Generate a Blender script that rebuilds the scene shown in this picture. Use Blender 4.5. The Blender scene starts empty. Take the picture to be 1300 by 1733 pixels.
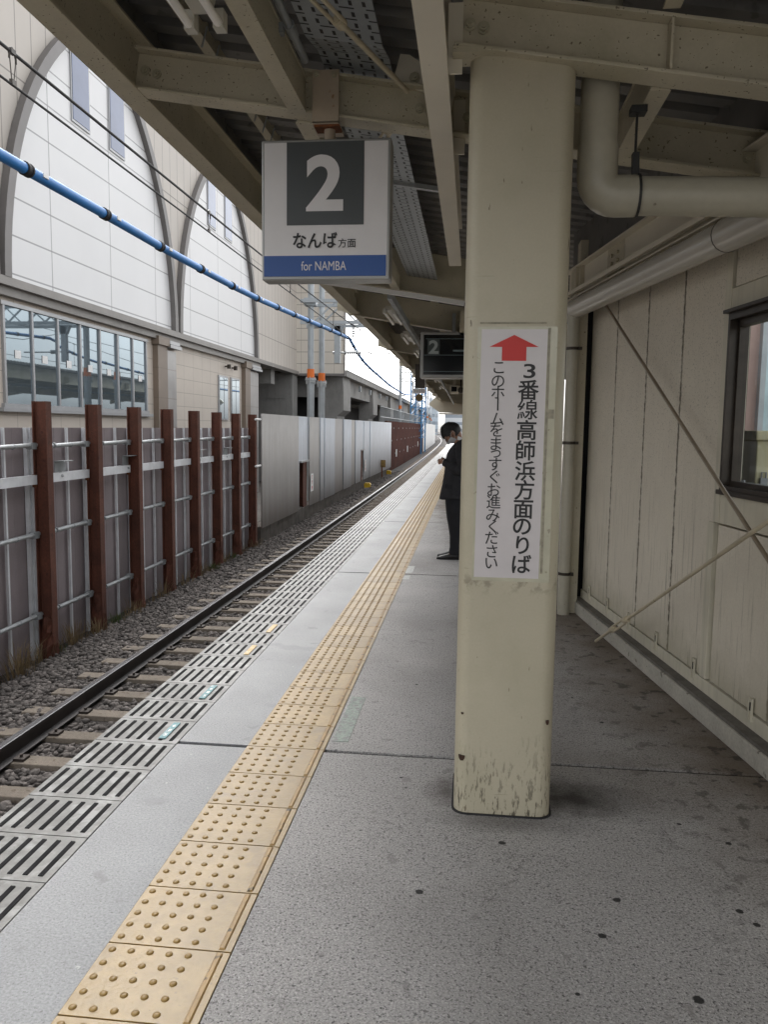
import bpy, bmesh, math, random
import numpy as np
from mathutils import Vector, Matrix, Euler
random.seed(7); RNG = np.random.default_rng(7)
SC = bpy.context.scene
R = math.radians

# ------------------------------------------------------------------ camera, sky, sun, exposure
def setup_camera():
    f, yaw, pitch, roll, H = 1341.36, 0.10907, -0.10650, 0.01299, 1.5598
    fw = Vector((-math.sin(yaw)*math.cos(pitch), math.cos(yaw)*math.cos(pitch), math.sin(pitch)))
    r = Vector((math.cos(yaw), math.sin(yaw), 0)); u = r.cross(fw)
    r2 = math.cos(roll)*r + math.sin(roll)*u; u2 = -math.sin(roll)*r + math.cos(roll)*u
    cd = bpy.data.cameras.new('camera'); co = bpy.data.objects.new('camera', cd)
    SC.collection.objects.link(co)
    m = Matrix((r2, u2, -fw)).transposed().to_4x4(); m.translation = (0, 0, H)
    co.matrix_world = m
    cd.sensor_fit = 'HORIZONTAL'; cd.sensor_width = 36; cd.lens = 36*f/1300
    cd.clip_start = 0.05; cd.clip_end = 5000
    SC.camera = co
setup_camera()

SUN_EL, SUN_AZ = R(46), R(-25)          # azimuth clockwise from +Y
w = bpy.data.worlds.new('World'); SC.world = w; w.use_nodes = True
nt = w.node_tree; bg = nt.nodes['Background']
sky = nt.nodes.new('ShaderNodeTexSky'); sky.sky_type = 'NISHITA'; sky.sun_disc = False
sky.sun_elevation = SUN_EL; sky.sun_rotation = SUN_AZ; sky.dust_density = 4; sky.air_density = 1.0
hs = nt.nodes.new('ShaderNodeHueSaturation'); hs.inputs['Saturation'].default_value = 0.10
nt.links.new(sky.outputs[0], hs.inputs['Color']); nt.links.new(hs.outputs[0], bg.inputs['Color'])
bg.inputs['Strength'].default_value = 0.15
sd = bpy.data.lights.new('sun', 'SUN'); sd.energy = 0.55; sd.angle = R(30); sd.color = (1, .97, .93)
so = bpy.data.objects.new('sun', sd); SC.collection.objects.link(so)
sdir = Vector((math.sin(SUN_AZ)*math.cos(SUN_EL), math.cos(SUN_AZ)*math.cos(SUN_EL), math.sin(SUN_EL)))
so.rotation_euler = sdir.to_track_quat('Z', 'Y').to_euler()
SC.view_settings.view_transform = 'Standard'; SC.view_settings.look = 'None'
SC.view_settings.exposure = 1.68; SC.view_settings.gamma = 1
SC.render.engine = 'CYCLES'
SC.cycles.max_bounces = 8; SC.cycles.diffuse_bounces = 5; SC.cycles.glossy_bounces = 4

# ------------------------------------------------------------------ helpers
def link(o, parent=None):
    SC.collection.objects.link(o)
    if parent is not None: o.parent = parent
    return o
def tag(o, label=None, cat=None, group=None, kind=None):
    if label: o['label'] = label
    if cat: o['category'] = cat
    if group: o['group'] = group
    if kind: o['kind'] = kind
    return o
def thing(name, label, cat, loc=(0, 0, 0), group=None):
    o = bpy.data.objects.new(name, None); o.empty_display_size = .1; o.location = loc
    link(o); return tag(o, label, cat, group)
def basis(d, up=(0, 0, 1)):
    d = Vector(d).normalized(); up = Vector(up)
    if abs(d.dot(up)) > .99: up = Vector((0, 1, 0))
    s = d.cross(up).normalized(); return d, s, s.cross(d).normalized()

class MB:
    """collects geometry for one mesh object (world coordinates)"""
    def __init__(s): s.v = []; s.f = []
    def add(s, vs, fs):
        n = len(s.v); s.v += [tuple(p) for p in vs]; s.f += [tuple(i+n for i in f) for f in fs]
        return s
    def box(s, x0, x1, y0, y1, z0, z1):
        return s.add([(x0,y0,z0),(x1,y0,z0),(x1,y1,z0),(x0,y1,z0),(x0,y0,z1),(x1,y0,z1),(x1,y1,z1),(x0,y1,z1)],
              [(0,3,2,1),(4,5,6,7),(0,1,5,4),(1,2,6,5),(2,3,7,6),(3,0,4,7)])
    def bar(s, p0, p1, w, h, up=(0, 0, 1), off=(0, 0)):
        p0, p1 = Vector(p0), Vector(p1); d, a, b = basis(p1-p0, up)
        o = a*off[0] + b*off[1]; vs = []
        for p in (p0, p1):
            for i, j in ((-1,-1),(1,-1),(1,1),(-1,1)): vs.append(p+o+a*(i*w/2)+b*(j*h/2))
        return s.add(vs, [(0,3,2,1),(4,5,6,7),(0,1,5,4),(1,2,6,5),(2,3,7,6),(3,0,4,7)][0:0] +
              [(0,1,2,3),(7,6,5,4),(0,4,5,1),(1,5,6,2),(2,6,7,3),(3,7,4,0)])
    def ibeam(s, p0, p1, h, w, tf=.012, tw=.009, up=(0, 0, 1)):
        """p0,p1 = centre of the lower flange's underside"""
        s.bar(p0, p1, w, tf, up, (0, tf/2)); s.bar(p0, p1, tw, h-2*tf, up, (0, h/2)); s.bar(p0, p1, w, tf, up, (0, h-tf/2))
        return s
    def tube(s, pts, r, n=10, cap=True):
        pts = [Vector(p) for p in pts]; rings = []; rr = r if isinstance(r, (list, tuple)) else [r]*len(pts)
        prev = None
        for i, p in enumerate(pts):
            d = (pts[min(i+1, len(pts)-1)]-pts[max(i-1, 0)]).normalized()
            if prev is None: _, a, _b = basis(d); b = d.cross(a)
            else:
                a = (prev - d*prev.dot(d)).normalized(); b = d.cross(a)
            prev = a
            rings.append([p+(a*math.cos(t)+b*math.sin(t))*rr[i] for t in [2*math.pi*k/n for k in range(n)]])
        vs = [q for ring in rings for q in ring]; fs = []
        for i in range(len(pts)-1):
            for k in range(n):
                fs.append((i*n+k, i*n+(k+1) % n, (i+1)*n+(k+1) % n, (i+1)*n+k))
        if cap: fs.append(tuple(range(n-1, -1, -1))); fs.append(tuple((len(pts)-1)*n+k for k in range(n)))
        return s.add(vs, fs)
    def prism(s, poly, fn, a, b):
        """poly: 2d outline (ccw); fn(u,v,t) -> point; t from a to b"""
        n = len(poly); vs = [fn(u, v, a) for u, v in poly]+[fn(u, v, b) for u, v in poly]
        fs = [tuple(range(n-1, -1, -1)), tuple(range(n, 2*n))]
        fs += [(i, (i+1) % n, n+(i+1) % n, n+i) for i in range(n)]
        return s.add(vs, fs)
    def loft(s, rings, cap=True):
        n = len(rings[0]); vs = [q for r_ in rings for q in r_]; fs = []
        for i in range(len(rings)-1):
            for k in range(n): fs.append((i*n+k, i*n+(k+1) % n, (i+1)*n+(k+1) % n, (i+1)*n+k))
        if cap: fs.append(tuple(range(n-1, -1, -1))); fs.append(tuple((len(rings)-1)*n+k for k in range(n)))
        return s.add(vs, fs)
    def build(s, name, m, parent=None, smooth=False, bevel=0, subsurf=0):
        me = bpy.data.meshes.new(name); me.from_pydata(s.v, [], s.f)
        bm = bmesh.new(); bm.from_mesh(me); bmesh.ops.recalc_face_normals(bm, faces=bm.faces[:]); bm.to_mesh(me); bm.free()
        o = bpy.data.objects.new(name, me); me.materials.append(m)
        link(o, parent)
        if parent is not None:
            o.matrix_parent_inverse = Matrix.Translation(-parent.location) if parent.type == 'EMPTY' else Matrix.Identity(4)
        if smooth:
            me.polygons.foreach_set('use_smooth', [True]*len(me.polygons))
            if smooth != 'all': me.set_sharp_from_angle(angle=R(40))
        if bevel:
            b = o.modifiers.new('bevel', 'BEVEL'); b.width = bevel; b.segments = 2; b.limit_method = 'ANGLE'
        if subsurf:
            b = o.modifiers.new('sub', 'SUBSURF'); b.levels = subsurf; b.render_levels = subsurf
        return o
def S(y): return -8.85e-5*y*y if y > 0 else 0.0      # the line's gentle left-hand curve
def ysteps(a, b, d): n = max(1, int(round((b-a)/d))); return [a+(b-a)*i/n for i in range(n+1)]
def sweep(mb, poly, ys, shift=True):
    """poly (x,z) swept along the track"""
    mb.loft([[(x+(S(y) if shift else 0), y, z) for x, z in poly] for y in ys]); return mb

# ------------------------------------------------------------------ materials
def mat(name, col, rough=.6, metal=0., var=.12, vs=2.5, fine=0., fs=60, streak=0., streak_s=18, speck=None, bump=0., bs=80,
        col2=None, c2=(.5, .7, 1.5), spec=.5, coat=0., grime=None, hook=None, island=0.):
    m = bpy.data.materials.new(name); m.use_nodes = True; t = m.node_tree; N = t.nodes; L = t.links
    b = N['Principled BSDF']; b.inputs['Roughness'].default_value = rough; b.inputs['Metallic'].default_value = metal
    b.inputs['Specular IOR Level'].default_value = spec
    if coat: b.inputs['Coat Weight'].default_value = coat; b.inputs['Coat Roughness'].default_value = .15
    geo = N.new('ShaderNodeNewGeometry'); pos = geo.outputs['Position']
    def noise(scale, detail=4, vec=None, rgh=.6):
        n = N.new('ShaderNodeTexNoise'); n.inputs['Scale'].default_value = scale; n.inputs['Detail'].default_value = detail
        n.inputs['Roughness'].default_value = rgh; L.new(vec or pos, n.inputs['Vector']); return n.outputs['Fac']
    def ramp(fac, a, b_, va=0., vb=1.):
        n = N.new('ShaderNodeMapRange'); n.inputs[1].default_value = a; n.inputs[2].default_value = b_
        n.inputs[3].default_value = va; n.inputs[4].default_value = vb; L.new(fac, n.inputs[0]); return n.outputs[0]
    def mix(fac, a, b_, mode='MIX'):
        n = N.new('ShaderNodeMix'); n.data_type = 'RGBA'; n.blend_type = mode
        if isinstance(fac, (int, float)): n.inputs[0].default_value = fac
        else: L.new(fac, n.inputs[0])
        for k, q in ((6, a), (7, b_)):
            if isinstance(q, tuple): n.inputs[k].default_value = (*q[:3], 1)
            else: L.new(q, n.inputs[k])
        return n.outputs[2]
    def math_(op, a, b_=None):
        n = N.new('ShaderNodeMath'); n.operation = op
        for k, q in ((0, a), (1, b_)):
            if q is None: continue
            if isinstance(q, (int, float)): n.inputs[k].default_value = q
            else: L.new(q, n.inputs[k])
        return n.outputs[0]
    def scaled(v):
        n = N.new('ShaderNodeMapping'); n.inputs['Scale'].default_value = v; L.new(pos, n.inputs['Vector']); return n.outputs[0]
    c = tuple(col)
    d = tuple(x*(1-var) for x in col); e = tuple(min(1, x*(1+var)) for x in col)
    out = mix(ramp(noise(vs), .3, .7), d, e) if var else None
    if out is None:
        n = N.new('ShaderNodeRGB'); n.outputs[0].default_value = (*c, 1); out = n.outputs[0]
    if col2: out = mix(ramp(noise(c2[2], 6), c2[0], c2[1]), out, tuple(col2))
    if fine: out = mix(1.0, out, mix(ramp(noise(fs, 3), .25, .75), (1-fine,)*3, (1+fine,)*3), 'MULTIPLY')
    if streak: out = mix(math_('MULTIPLY', ramp(noise(1, 5, scaled((streak_s, streak_s, .9))), .48, .78), streak), out, tuple(x*.35 for x in col))
    if speck:
        for sc, th, colr, am in speck: out = mix(math_('MULTIPLY', ramp(noise(sc, 2), th, th+.04), am), out, tuple(colr))
    if island:
        out = mix(1.0, out, mix(geo.outputs['Random Per Island'], (1-island,)*3, (1+island,)*3), 'MULTIPLY')
    K = dict(N=N, L=L, pos=pos, noise=noise, ramp=ramp, mix=mix, math=math_, scaled=scaled, geo=geo, bsdf=b)
    if hook: out = hook(out, K)
    L.new(out, b.inputs['Base Color'])
    if bump:
        n = N.new('ShaderNodeBump'); n.inputs['Strength'].default_value = bump; n.inputs['Distance'].default_value = .01
        L.new(noise(bs, 4), n.inputs['Height']); L.new(n.outputs[0], b.inputs['Normal'])
    return m

def sep(K):
    n = K['N'].new('ShaderNodeSeparateXYZ'); K['L'].new(K['pos'], n.inputs[0]); return n.outputs
def near_point(K, p, r0, r1, squash=(1, 1, 1), wob=.25, ws=9):
    """soft irregular patch round a point: 1 inside, 0 outside"""
    N, L = K['N'], K['L']
    a = N.new('ShaderNodeVectorMath'); a.operation = 'SUBTRACT'; L.new(K['pos'], a.inputs[0]); a.inputs[1].default_value = p
    b = N.new('ShaderNodeVectorMath'); b.operation = 'MULTIPLY'; L.new(a.outputs[0], b.inputs[0]); b.inputs[1].default_value = squash
    l = N.new('ShaderNodeVectorMath'); l.operation = 'LENGTH'; L.new(b.outputs[0], l.inputs[0])
    d = K['math']('ADD', l.outputs['Value'], K['math']('MULTIPLY', K['math']('SUBTRACT', K['noise'](ws, 5), .5), wob*2*r1))
    return K['ramp'](d, r0, r1, 1, 0)

def concrete_hook(out, K):
    x, y, z = sep(K)
    mx, mt = K['mix'], K['math']
    # dirt round the pillar's foot with contact shade painted in; dirt along the wall
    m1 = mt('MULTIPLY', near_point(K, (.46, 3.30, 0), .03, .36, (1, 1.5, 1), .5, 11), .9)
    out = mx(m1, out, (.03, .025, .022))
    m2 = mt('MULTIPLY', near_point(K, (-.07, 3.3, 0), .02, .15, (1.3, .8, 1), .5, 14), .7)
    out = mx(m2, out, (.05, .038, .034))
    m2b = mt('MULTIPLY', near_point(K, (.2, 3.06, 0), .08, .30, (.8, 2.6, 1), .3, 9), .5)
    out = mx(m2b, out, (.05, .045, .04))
    crk = mt('LESS_THAN', mt('ABSOLUTE', mt('SUBTRACT', K['noise'](.9, 7, rgh=.7), .5)), .0022)
    out = mx(mt('MULTIPLY', mt('MULTIPLY', crk, K['ramp'](K['noise'](.6, 2), .50, .56)), .55), out, (.06, .055, .05))
    out = mx(mt('MULTIPLY', K['ramp'](K['noise'](.75, 5), .5, .68), .35), out, (.20, .185, .165))
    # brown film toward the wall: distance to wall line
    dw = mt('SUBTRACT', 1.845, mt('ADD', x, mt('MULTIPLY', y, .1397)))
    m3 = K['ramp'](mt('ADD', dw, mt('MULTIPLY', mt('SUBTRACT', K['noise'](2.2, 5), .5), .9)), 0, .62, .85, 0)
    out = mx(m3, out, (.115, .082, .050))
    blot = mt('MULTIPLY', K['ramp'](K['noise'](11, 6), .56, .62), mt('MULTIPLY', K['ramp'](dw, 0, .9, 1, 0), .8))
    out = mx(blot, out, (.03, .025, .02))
    return out
def gum_hook(out, K):
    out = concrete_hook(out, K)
    for (px, py, r) in ((.15, 2.89, .018), (-.14, 2.53, .020), (.44, 2.37, .017), (1.01, 3.0, .016), (.52, 2.57, .018), (.91, 2.56, .018), (.94, 2.49, .016),
                        (.66, 2.12, .022), (.73, 4.22, .016), (.62, 4.6, .012), (-.28, 3.4, .010), (-.63, 4.35, .012), (-.25, 3.3, .008), (-.3, 4.7, .012), (.86, 3.13, .012), (.33, 2.1, .01), (.56, 2.0, .012)):
        out = K['mix'](K['math']('MULTIPLY', near_point(K, (px, py, 0), r*.62, r*.80, (1, 1, 1), .5, 45), .95), out, (.012, .012, .012))
    return out

CREAM = (.50, .455, .345)
M = {}
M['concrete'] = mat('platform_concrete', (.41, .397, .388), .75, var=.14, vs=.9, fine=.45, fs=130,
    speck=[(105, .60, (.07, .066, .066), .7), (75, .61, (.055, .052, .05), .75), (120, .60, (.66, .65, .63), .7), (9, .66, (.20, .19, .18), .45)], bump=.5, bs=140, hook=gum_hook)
M['concrete_smooth'] = mat('pale_concrete', (.27, .275, .282), .55, var=.12, vs=1.4, fine=.30, fs=120, speck=[(110, .62, (.10, .10, .10), .6), (26, .72, (.6, .6, .58), .5), (7, .66, (.17, .17, .17), .5), (2.1, .62, (.20, .205, .21), .5)], bump=.25, bs=150)
M['concrete_side'] = mat('platform_side_concrete', (.22, .21, .19), .9, var=.25, vs=3, streak=.6, bump=.4)
M['tile_grey'] = mat('edge_tile', (.165, .162, .152), .42, island=.16, var=.22, vs=9, fine=.12, fs=40, col2=(.29, .29, .28), c2=(.5, .62, 7), bump=.15, bs=40)
M['slot'] = mat('anti_slip_black', (.034, .034, .036), .85, var=.3, vs=20, spec=.2)
M['yellow'] = mat('tactile_yellow', (.305, .198, .06), .38, island=.10, var=.14, vs=6, fine=.10, fs=30, speck=[(30, .68, (.20, .135, .055), .6), (110, .70, (.12, .08, .03), .5), (5, .62, (.22, .15, .065), .5)], bump=.15, bs=60)
M['yellow_dot'] = mat('tactile_dot', (.275, .17, .046), .45, var=.15, vs=25)
M['yellow_dirty'] = mat('tactile_bar', (.36, .225, .08), .5, var=.2, vs=12, streak=0, speck=[(14, .58, (.06, .045, .02), .85)])
M['joint'] = mat('dark_joint', (.012, .012, .012), 1.0, var=.2, spec=0.)
def cream_hook_pillar(out, K):
    x, y, z = sep(K)
    low = K['ramp'](K['math']('ADD', z, K['math']('MULTIPLY', K['math']('SUBTRACT', K['noise'](6, 4), .5), .35)), 0, .34, 1, 0)
    s = K['ramp'](K['noise'](1, 6, K['scaled']((95, 95, 22))), .54, .60)
    out = K['mix'](K['math']('MULTIPLY', s, K['math']('MULTIPLY', low, .85)), out, (.045, .035, .022))
    s2 = K['ramp'](K['noise'](1, 3, K['scaled']((60, 60, 14)), .5), .70, .73)
    out = K['mix'](K['math']('MULTIPLY', s2, .75), out, (.10, .07, .04))
    sc = K['ramp'](K['noise'](1, 4, K['scaled']((5, 5, 70))), .66, .69)                   # horizontal scuffs where trolleys rubbed
    out = K['mix'](K['math']('MULTIPLY', sc, K['math']('MULTIPLY', K['ramp'](K['noise'](2.5, 3), .5, .6), .45)), out, (.13, .11, .075))
    rub = K['ramp'](K['math']('ABSOLUTE', K['math']('SUBTRACT', z, .955)), .0, .05, .55, 0)     # grime just under the notice
    out = K['mix'](K['math']('MULTIPLY', rub, K['ramp'](K['noise'](22, 5), .50, .60)), out, (.12, .10, .065))
    g = K['ramp'](K['noise'](3.2, 6), .5, .78, 0, .35)
    return K['mix'](g, out, (.30, .28, .18))
M['pillar'] = mat('pillar_paint', (.46, .418, .312), .42, var=.05, vs=2, fine=.04, fs=120, hook=cream_hook_pillar, bump=.04, bs=25)
M['cream'] = mat('steel_cream_paint', CREAM, .5, var=.10, vs=2, fine=.06, fs=60, speck=[(60, .655, (.10, .075, .045), .85), (26, .70, (.09, .065, .04), .7)], col2=(.36, .33, .22), c2=(.5, .75, 1.6))
M['cream_light'] = mat('steel_cream_clean', (.64, .595, .49), .45, var=.06, vs=2, speck=[(20, .74, (.2, .15, .1), .5)])
M['pipe_cream'] = mat('pipe_paint', (.40, .375, .30), .32, var=.08, vs=3, fine=.05, fs=30, speck=[(26, .73, (.1, .08, .05), .6)])
M['pvc'] = mat('pvc_grey', (.50, .475, .42), .2, var=.05, vs=2, speck=[(30, .75, (.1, .08, .06), .5)])
M['deck'] = mat('roof_deck_steel', (.17, .165, .155), .6, var=.25, vs=1.5, streak=0, speck=[(8, .62, (.06, .055, .05), .5)])
M['galv'] = mat('galvanised', (.42, .44, .45), .45, .5, var=.18, vs=8, fine=.12, fs=30)
M['galv_dull'] = mat('galvanised_dull', (.30, .32, .33), .55, .3, var=.2, vs=6)
M['black'] = mat('black_iron', (.02, .02, .02), .6, var=.3)
M['rubber'] = mat('black_rubber', (.015, .015, .017), .7, var=.2)
M['rust_plate'] = mat('pinkish_plate', (.40, .33, .25), .5, var=.1, vs=4, speck=[(12, .66, (.20, .09, .03), .8)])
M['rust'] = mat('rust', (.16, .055, .018), .85, var=.4, vs=30)
M['bolt'] = mat('bolt_head', (.40, .37, .27), .5, var=.1)
def wall_hook(out, K):
    x, y, z = sep(K)
    s = K['ramp'](K['noise'](1, 5, K['scaled']((55, 55, 2.4))), .56, .70)
    low = K['ramp'](z, .1, 1.5, 1, .12)
    out = K['mix'](K['math']('MULTIPLY', s, K['math']('MULTIPLY', low, .8)), out, (.13, .115, .075))
    pit = K['ramp'](K['noise'](70, 2, K['scaled']((1, 1, 1.6))), .60, .66)
    hi = K['ramp'](z, .9, 1.7, .08, .5)
    out = K['mix'](K['math']('MULTIPLY', pit, hi), out, (.16, .15, .12))
    sv = K['math']('SUBTRACT', K['math']('MULTIPLY', K['math']('SUBTRACT', x, .925), .1384), K['math']('MULTIPLY', K['math']('SUBTRACT', y, 6.679), .9904))
    for sm in (.468, 1.118, 1.712, 2.27, 2.93):          # black grime bled along the panel seams
        dd_ = K['math']('ABSOLUTE', K['math']('SUBTRACT', sv, sm)); dn_ = K['math']('SUBTRACT', dd_, K['math']('MULTIPLY', K['math']('SUBTRACT', K['noise'](26, 4), .45), .05))
        out = K['mix'](K['ramp'](dn_, .002, .014, .75, 0), out, (.085, .07, .045))
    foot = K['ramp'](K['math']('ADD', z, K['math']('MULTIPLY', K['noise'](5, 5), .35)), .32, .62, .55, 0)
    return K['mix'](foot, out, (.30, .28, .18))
M['alc'] = mat('lightweight_concrete_panel', (.63, .58, .485), .75, var=.06, vs=1.5, fine=.06, fs=90, hook=wall_hook, bump=.35, bs=60)
M['alc_frame'] = mat('wall_flashing', (.57, .535, .43), .55, var=.10, vs=3, streak=.35, streak_s=25)
M['kerb'] = mat('wall_kerb', (.40, .38, .33), .85, var=.14, vs=4, fine=.15, fs=60, speck=[(14, .66, (.08, .07, .05), .7)], bump=.3)
M['kerb_top'] = mat('kerb_top', (.13, .12, .105), .8, var=.25, vs=8, fine=.2, fs=50)
M['sash'] = mat('bronze_sash', (.045, .036, .028), .4, .4, var=.3, vs=8)
M['rod'] = mat('brace_rod_paint', (.48, .42, .30), .4, var=.15, vs=5, speck=[(30, .68, (.15, .09, .04), .7)])
M['rod_dark'] = mat('brace_rod_dark', (.26, .21, .15), .35, .3, var=.2, vs=6)
M['rail_top'] = mat('rail_head', (.55, .55, .56), .22, .9, var=.08, vs=6)
M['rail_side'] = mat('rail_web', (.045, .040, .040), .5, .3, var=.3, vs=5)
M['sleeper'] = mat('concrete_sleeper', (.19, .16, .128), .9, var=.2, vs=3, fine=.2, fs=40, speck=[(12, .62, (.10, .075, .055), .7)], bump=.4)
M['clip'] = mat('rail_clip', (.05, .04, .035), .6, .4, var=.3)
M['stone'] = mat('ballast_stone', (.130, .115, .106), .9, var=.2, vs=2, fine=.25, fs=60, island=.55, bump=.5, bs=60)
M['bed'] = mat('ballast_bed', (.045, .038, .035), .95, var=.3, vs=9, fine=.55, fs=26, speck=[(17, .60, (.035, .03, .028), .8), (22, .64, (.25, .22, .2), .7)], bump=1.0, bs=22)
M['ground'] = mat('ground_soil', (.16, .15, .135), .95, var=.25, vs=.5)
M['rustpost'] = mat('weathering_steel', (.105, .034, .019), .75, var=.35, vs=3, fine=.25, fs=40, streak=.5, streak_s=26, speck=[(11, .66, (.05, .016, .01), .7)])
M['brownrib'] = mat('brown_ribbed_sheet', (.075, .024, .017), .9, spec=.15, var=.3, vs=1.2, streak=.4, streak_s=9)
M['hoard'] = mat('mauve_hoarding', (.265, .225, .234), .6, var=.10, vs=2, streak=.14, streak_s=5, fine=.06)
M['batten'] = mat('white_batten', (.74, .76, .79), .45, .2, var=.12, vs=5)
def reflection_streaks(out, K):  # brown streaks plus the ballast's reflection, painted in as a gradient
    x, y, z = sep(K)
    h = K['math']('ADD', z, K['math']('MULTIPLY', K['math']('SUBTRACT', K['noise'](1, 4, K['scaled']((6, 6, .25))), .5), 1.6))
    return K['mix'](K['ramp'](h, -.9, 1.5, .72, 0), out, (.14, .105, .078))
M['alu'] = [mat('brushed_panel_%s' % n, c, .42, .72, var=.06, vs=2, streak=.22, streak_s=14, fine=.04, hook=reflection_streaks)
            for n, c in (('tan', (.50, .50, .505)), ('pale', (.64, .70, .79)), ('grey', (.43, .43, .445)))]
M['footing'] = mat('dirty_footing', (.12, .105, .09), .95, var=.4, vs=3, streak=.7, bump=.5)
M['white'] = mat('white_paint', (.75, .75, .74), .5, var=.05)
M['red'] = mat('red_ink', (.55, .03, .025), .5, var=.06)
M['ink'] = mat('black_ink', (.012, .012, .012), .5, var=.05)
M['paper'] = mat('laminated_paper', (.58, .545, .545), .30, var=.04, vs=5, speck=[(8, .68, (.66, .64, .63), .5)])
M['tape'] = mat('clear_tape', (.46, .44, .33), .18, var=.10, vs=12, speck=[(25, .66, (.22, .19, .13), .6)])
M['sign_white'] = mat('sign_white', (.70, .68, .68), .35, var=.05, vs=3)
M['sign_grey'] = mat('sign_grey', (.065, .072, .075), .35, var=.05)
M['sign_blue'] = mat('sign_blue', (.012, .075, .30), .35, var=.06)
M['sign_frame'] = mat('sign_frame', (.33, .33, .32), .4, .5, var=.1)
M['screen'] = mat('dark_screen', (.006, .008, .010), .12, var=.2)
M['screen_line'] = mat('screen_line', (.16, .21, .22), .3, var=.1)
M['tube'] = mat('fluorescent_tube', (.85, .83, .79), .3, var=.04)
M['lampbody'] = mat('lamp_body', (.50, .48, .42), .4, var=.08)
M['blue'] = mat('blue_sheath', (.018, .17, .47), .5, var=.12, vs=4)
M['wire'] = mat('copper_wire', (.025, .025, .027), .75, 0., var=.2)
M['steelpole'] = mat('steel_pole', (.38, .41, .43), .45, .3, var=.12, vs=3)
M['orange'] = mat('orange_band', (.75, .17, .02), .5, var=.1)
M['bluesteel'] = mat('blue_steel', (.04, .20, .42), .5, var=.15)
M['farsteel'] = mat('pale_steel', (.50, .55, .60), .6, var=.1)
M['yellowmark'] = mat('yellow_plastic', (.75, .48, .02), .5, var=.1)
M['strawgrass'] = mat('dry_grass', (.22, .16, .085), .9, var=.35, vs=12)
M['greengrass'] = mat('weed_leaf', (.07, .10, .03), .9, var=.35, vs=12)
M['viaduct'] = mat('viaduct_concrete', (.235, .23, .22), .85, var=.14, vs=.8, streak=.4, streak_s=4, fine=.08, fs=10)
M['shadewall'] = mat('recess_shade', (.05, .048, .046), .9, var=.2, vs=.6)  # near-black colour stands for the shade inside the recesses
M['trim'] = mat('arch_trim', (.165, .155, .15), .5, .2, var=.08)
M['ledge'] = mat('ledge_metal', (.235, .22, .205), .5, var=.08)
def lines(out, K, specs, colr, am=.6):
    o = sep(K)
    for ax, per, off, wd in specs:
        v = K['math']('FRACT', K['math']('DIVIDE', K['math']('ADD', o[ax], off), per))
        out = K['mix'](K['math']('MULTIPLY', K['math']('LESS_THAN', v, wd/per), am), out, colr)
    return out
M['siding'] = mat('cream_siding', (.53, .49, .445), .6, var=.04, vs=.6, hook=lambda o, K: lines(o, K, [(1, .60, 0, .03), (2, 3.0, .4, .035)], (.17, .155, .14), .75))
M['siding_end'] = mat('cream_siding_end', (.60, .56, .50), .6, var=.04, vs=.6, hook=lambda o, K: lines(o, K, [(2, .62, .08, .035), (0, .9, .25, .015)], (.22, .20, .18), .8))
M['archpanel'] = mat('white_arch_panel', (.68, .68, .685), .4, var=.03, vs=.5, hook=lambda o, K: lines(o, K, [(2, .78, .1, .035), (1, 2.95, .35, .035)], (.19, .19, .195), .8))
M['walltile'] = mat('beige_wall_tile', (.56, .50, .435), .6, var=.05, vs=1, hook=lambda o, K: lines(o, K, [(2, .45, .1, .02), (1, .9, .2, .02)], (.24, .21, .175)))
M['pilaster'] = mat('tan_pilaster', (.20, .155, .12), .5, var=.07, vs=1, hook=lambda o, K: lines(o, K, [(2, .9, .35, .03)], (.15, .12, .09)))
M['pilaster_face'] = mat('pilaster_face', (.30, .285, .275), .3, var=.2, vs=1, hook=lambda o, K: lines(o, K, [(2, .9, .35, .03)], (.15, .12, .09)))
M['glass'] = mat('reflective_glass', (.25, .31, .35), .02, .75, var=.1, vs=.5)
M['glass_blue'] = mat('blue_window', (.10, .135, .24), .15, var=.15, vs=.8)
M['alu_frame'] = mat('window_aluminium', (.36, .365, .375), .4, .4, var=.06)
M['suit'] = mat('black_suit', (.016, .016, .019), .85, var=.3, vs=14, fine=.2, fs=40, bump=.4, bs=18)
M['trouser'] = mat('black_trousers', (.010, .010, .013), .9, var=.3, vs=10, bump=.3, bs=14)
M['shirt'] = mat('white_shirt', (.7, .7, .7), .8, var=.05)
M['skin'] = mat('skin', (.30, .16, .10), .5, var=.08, vs=20)  # colour darkened to hold the shade on the bowed face
M['hair'] = mat('black_hair', (.008, .007, .007), .45, var=.4, vs=40, bump=.8, bs=90)
M['mask'] = mat('face_mask', (.46, .46, .48), .8, var=.06)
M['shoe'] = mat('black_leather', (.014, .013, .013), .35, var=.2)
M['cabinet'] = mat('cream_cabinet', (.62, .58, .36), .5, var=.12, vs=3, streak=.3, streak_s=9)
M['brownwall'] = mat('brown_pink_wall', (.52, .37, .33), .7, var=.1)
M['bluepane'] = mat('blue_grey_pane', (.50, .64, .68), .2, var=.2, vs=2)
M['clearglass'] = bpy.data.materials.new('window_glass'); M['clearglass'].use_nodes = True
def _cg():
    t = M['clearglass'].node_tree; t.nodes.remove(t.nodes['Principled BSDF'])
    a = t.nodes.new('ShaderNodeBsdfTransparent'); a.inputs[0].default_value = (.86, .9, .9, 1)
    g = t.nodes.new('ShaderNodeBsdfGlossy'); g.inputs['Roughness'].default_value = .03
    x = t.nodes.new('ShaderNodeMixShader'); x.inputs[0].default_value = .10
    t.links.new(a.outputs[0], x.inputs[1]); t.links.new(g.outputs[0], x.inputs[2])
    t.links.new(x.outputs[0], t.nodes['Material Output'].inputs[0])
_cg()

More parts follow.
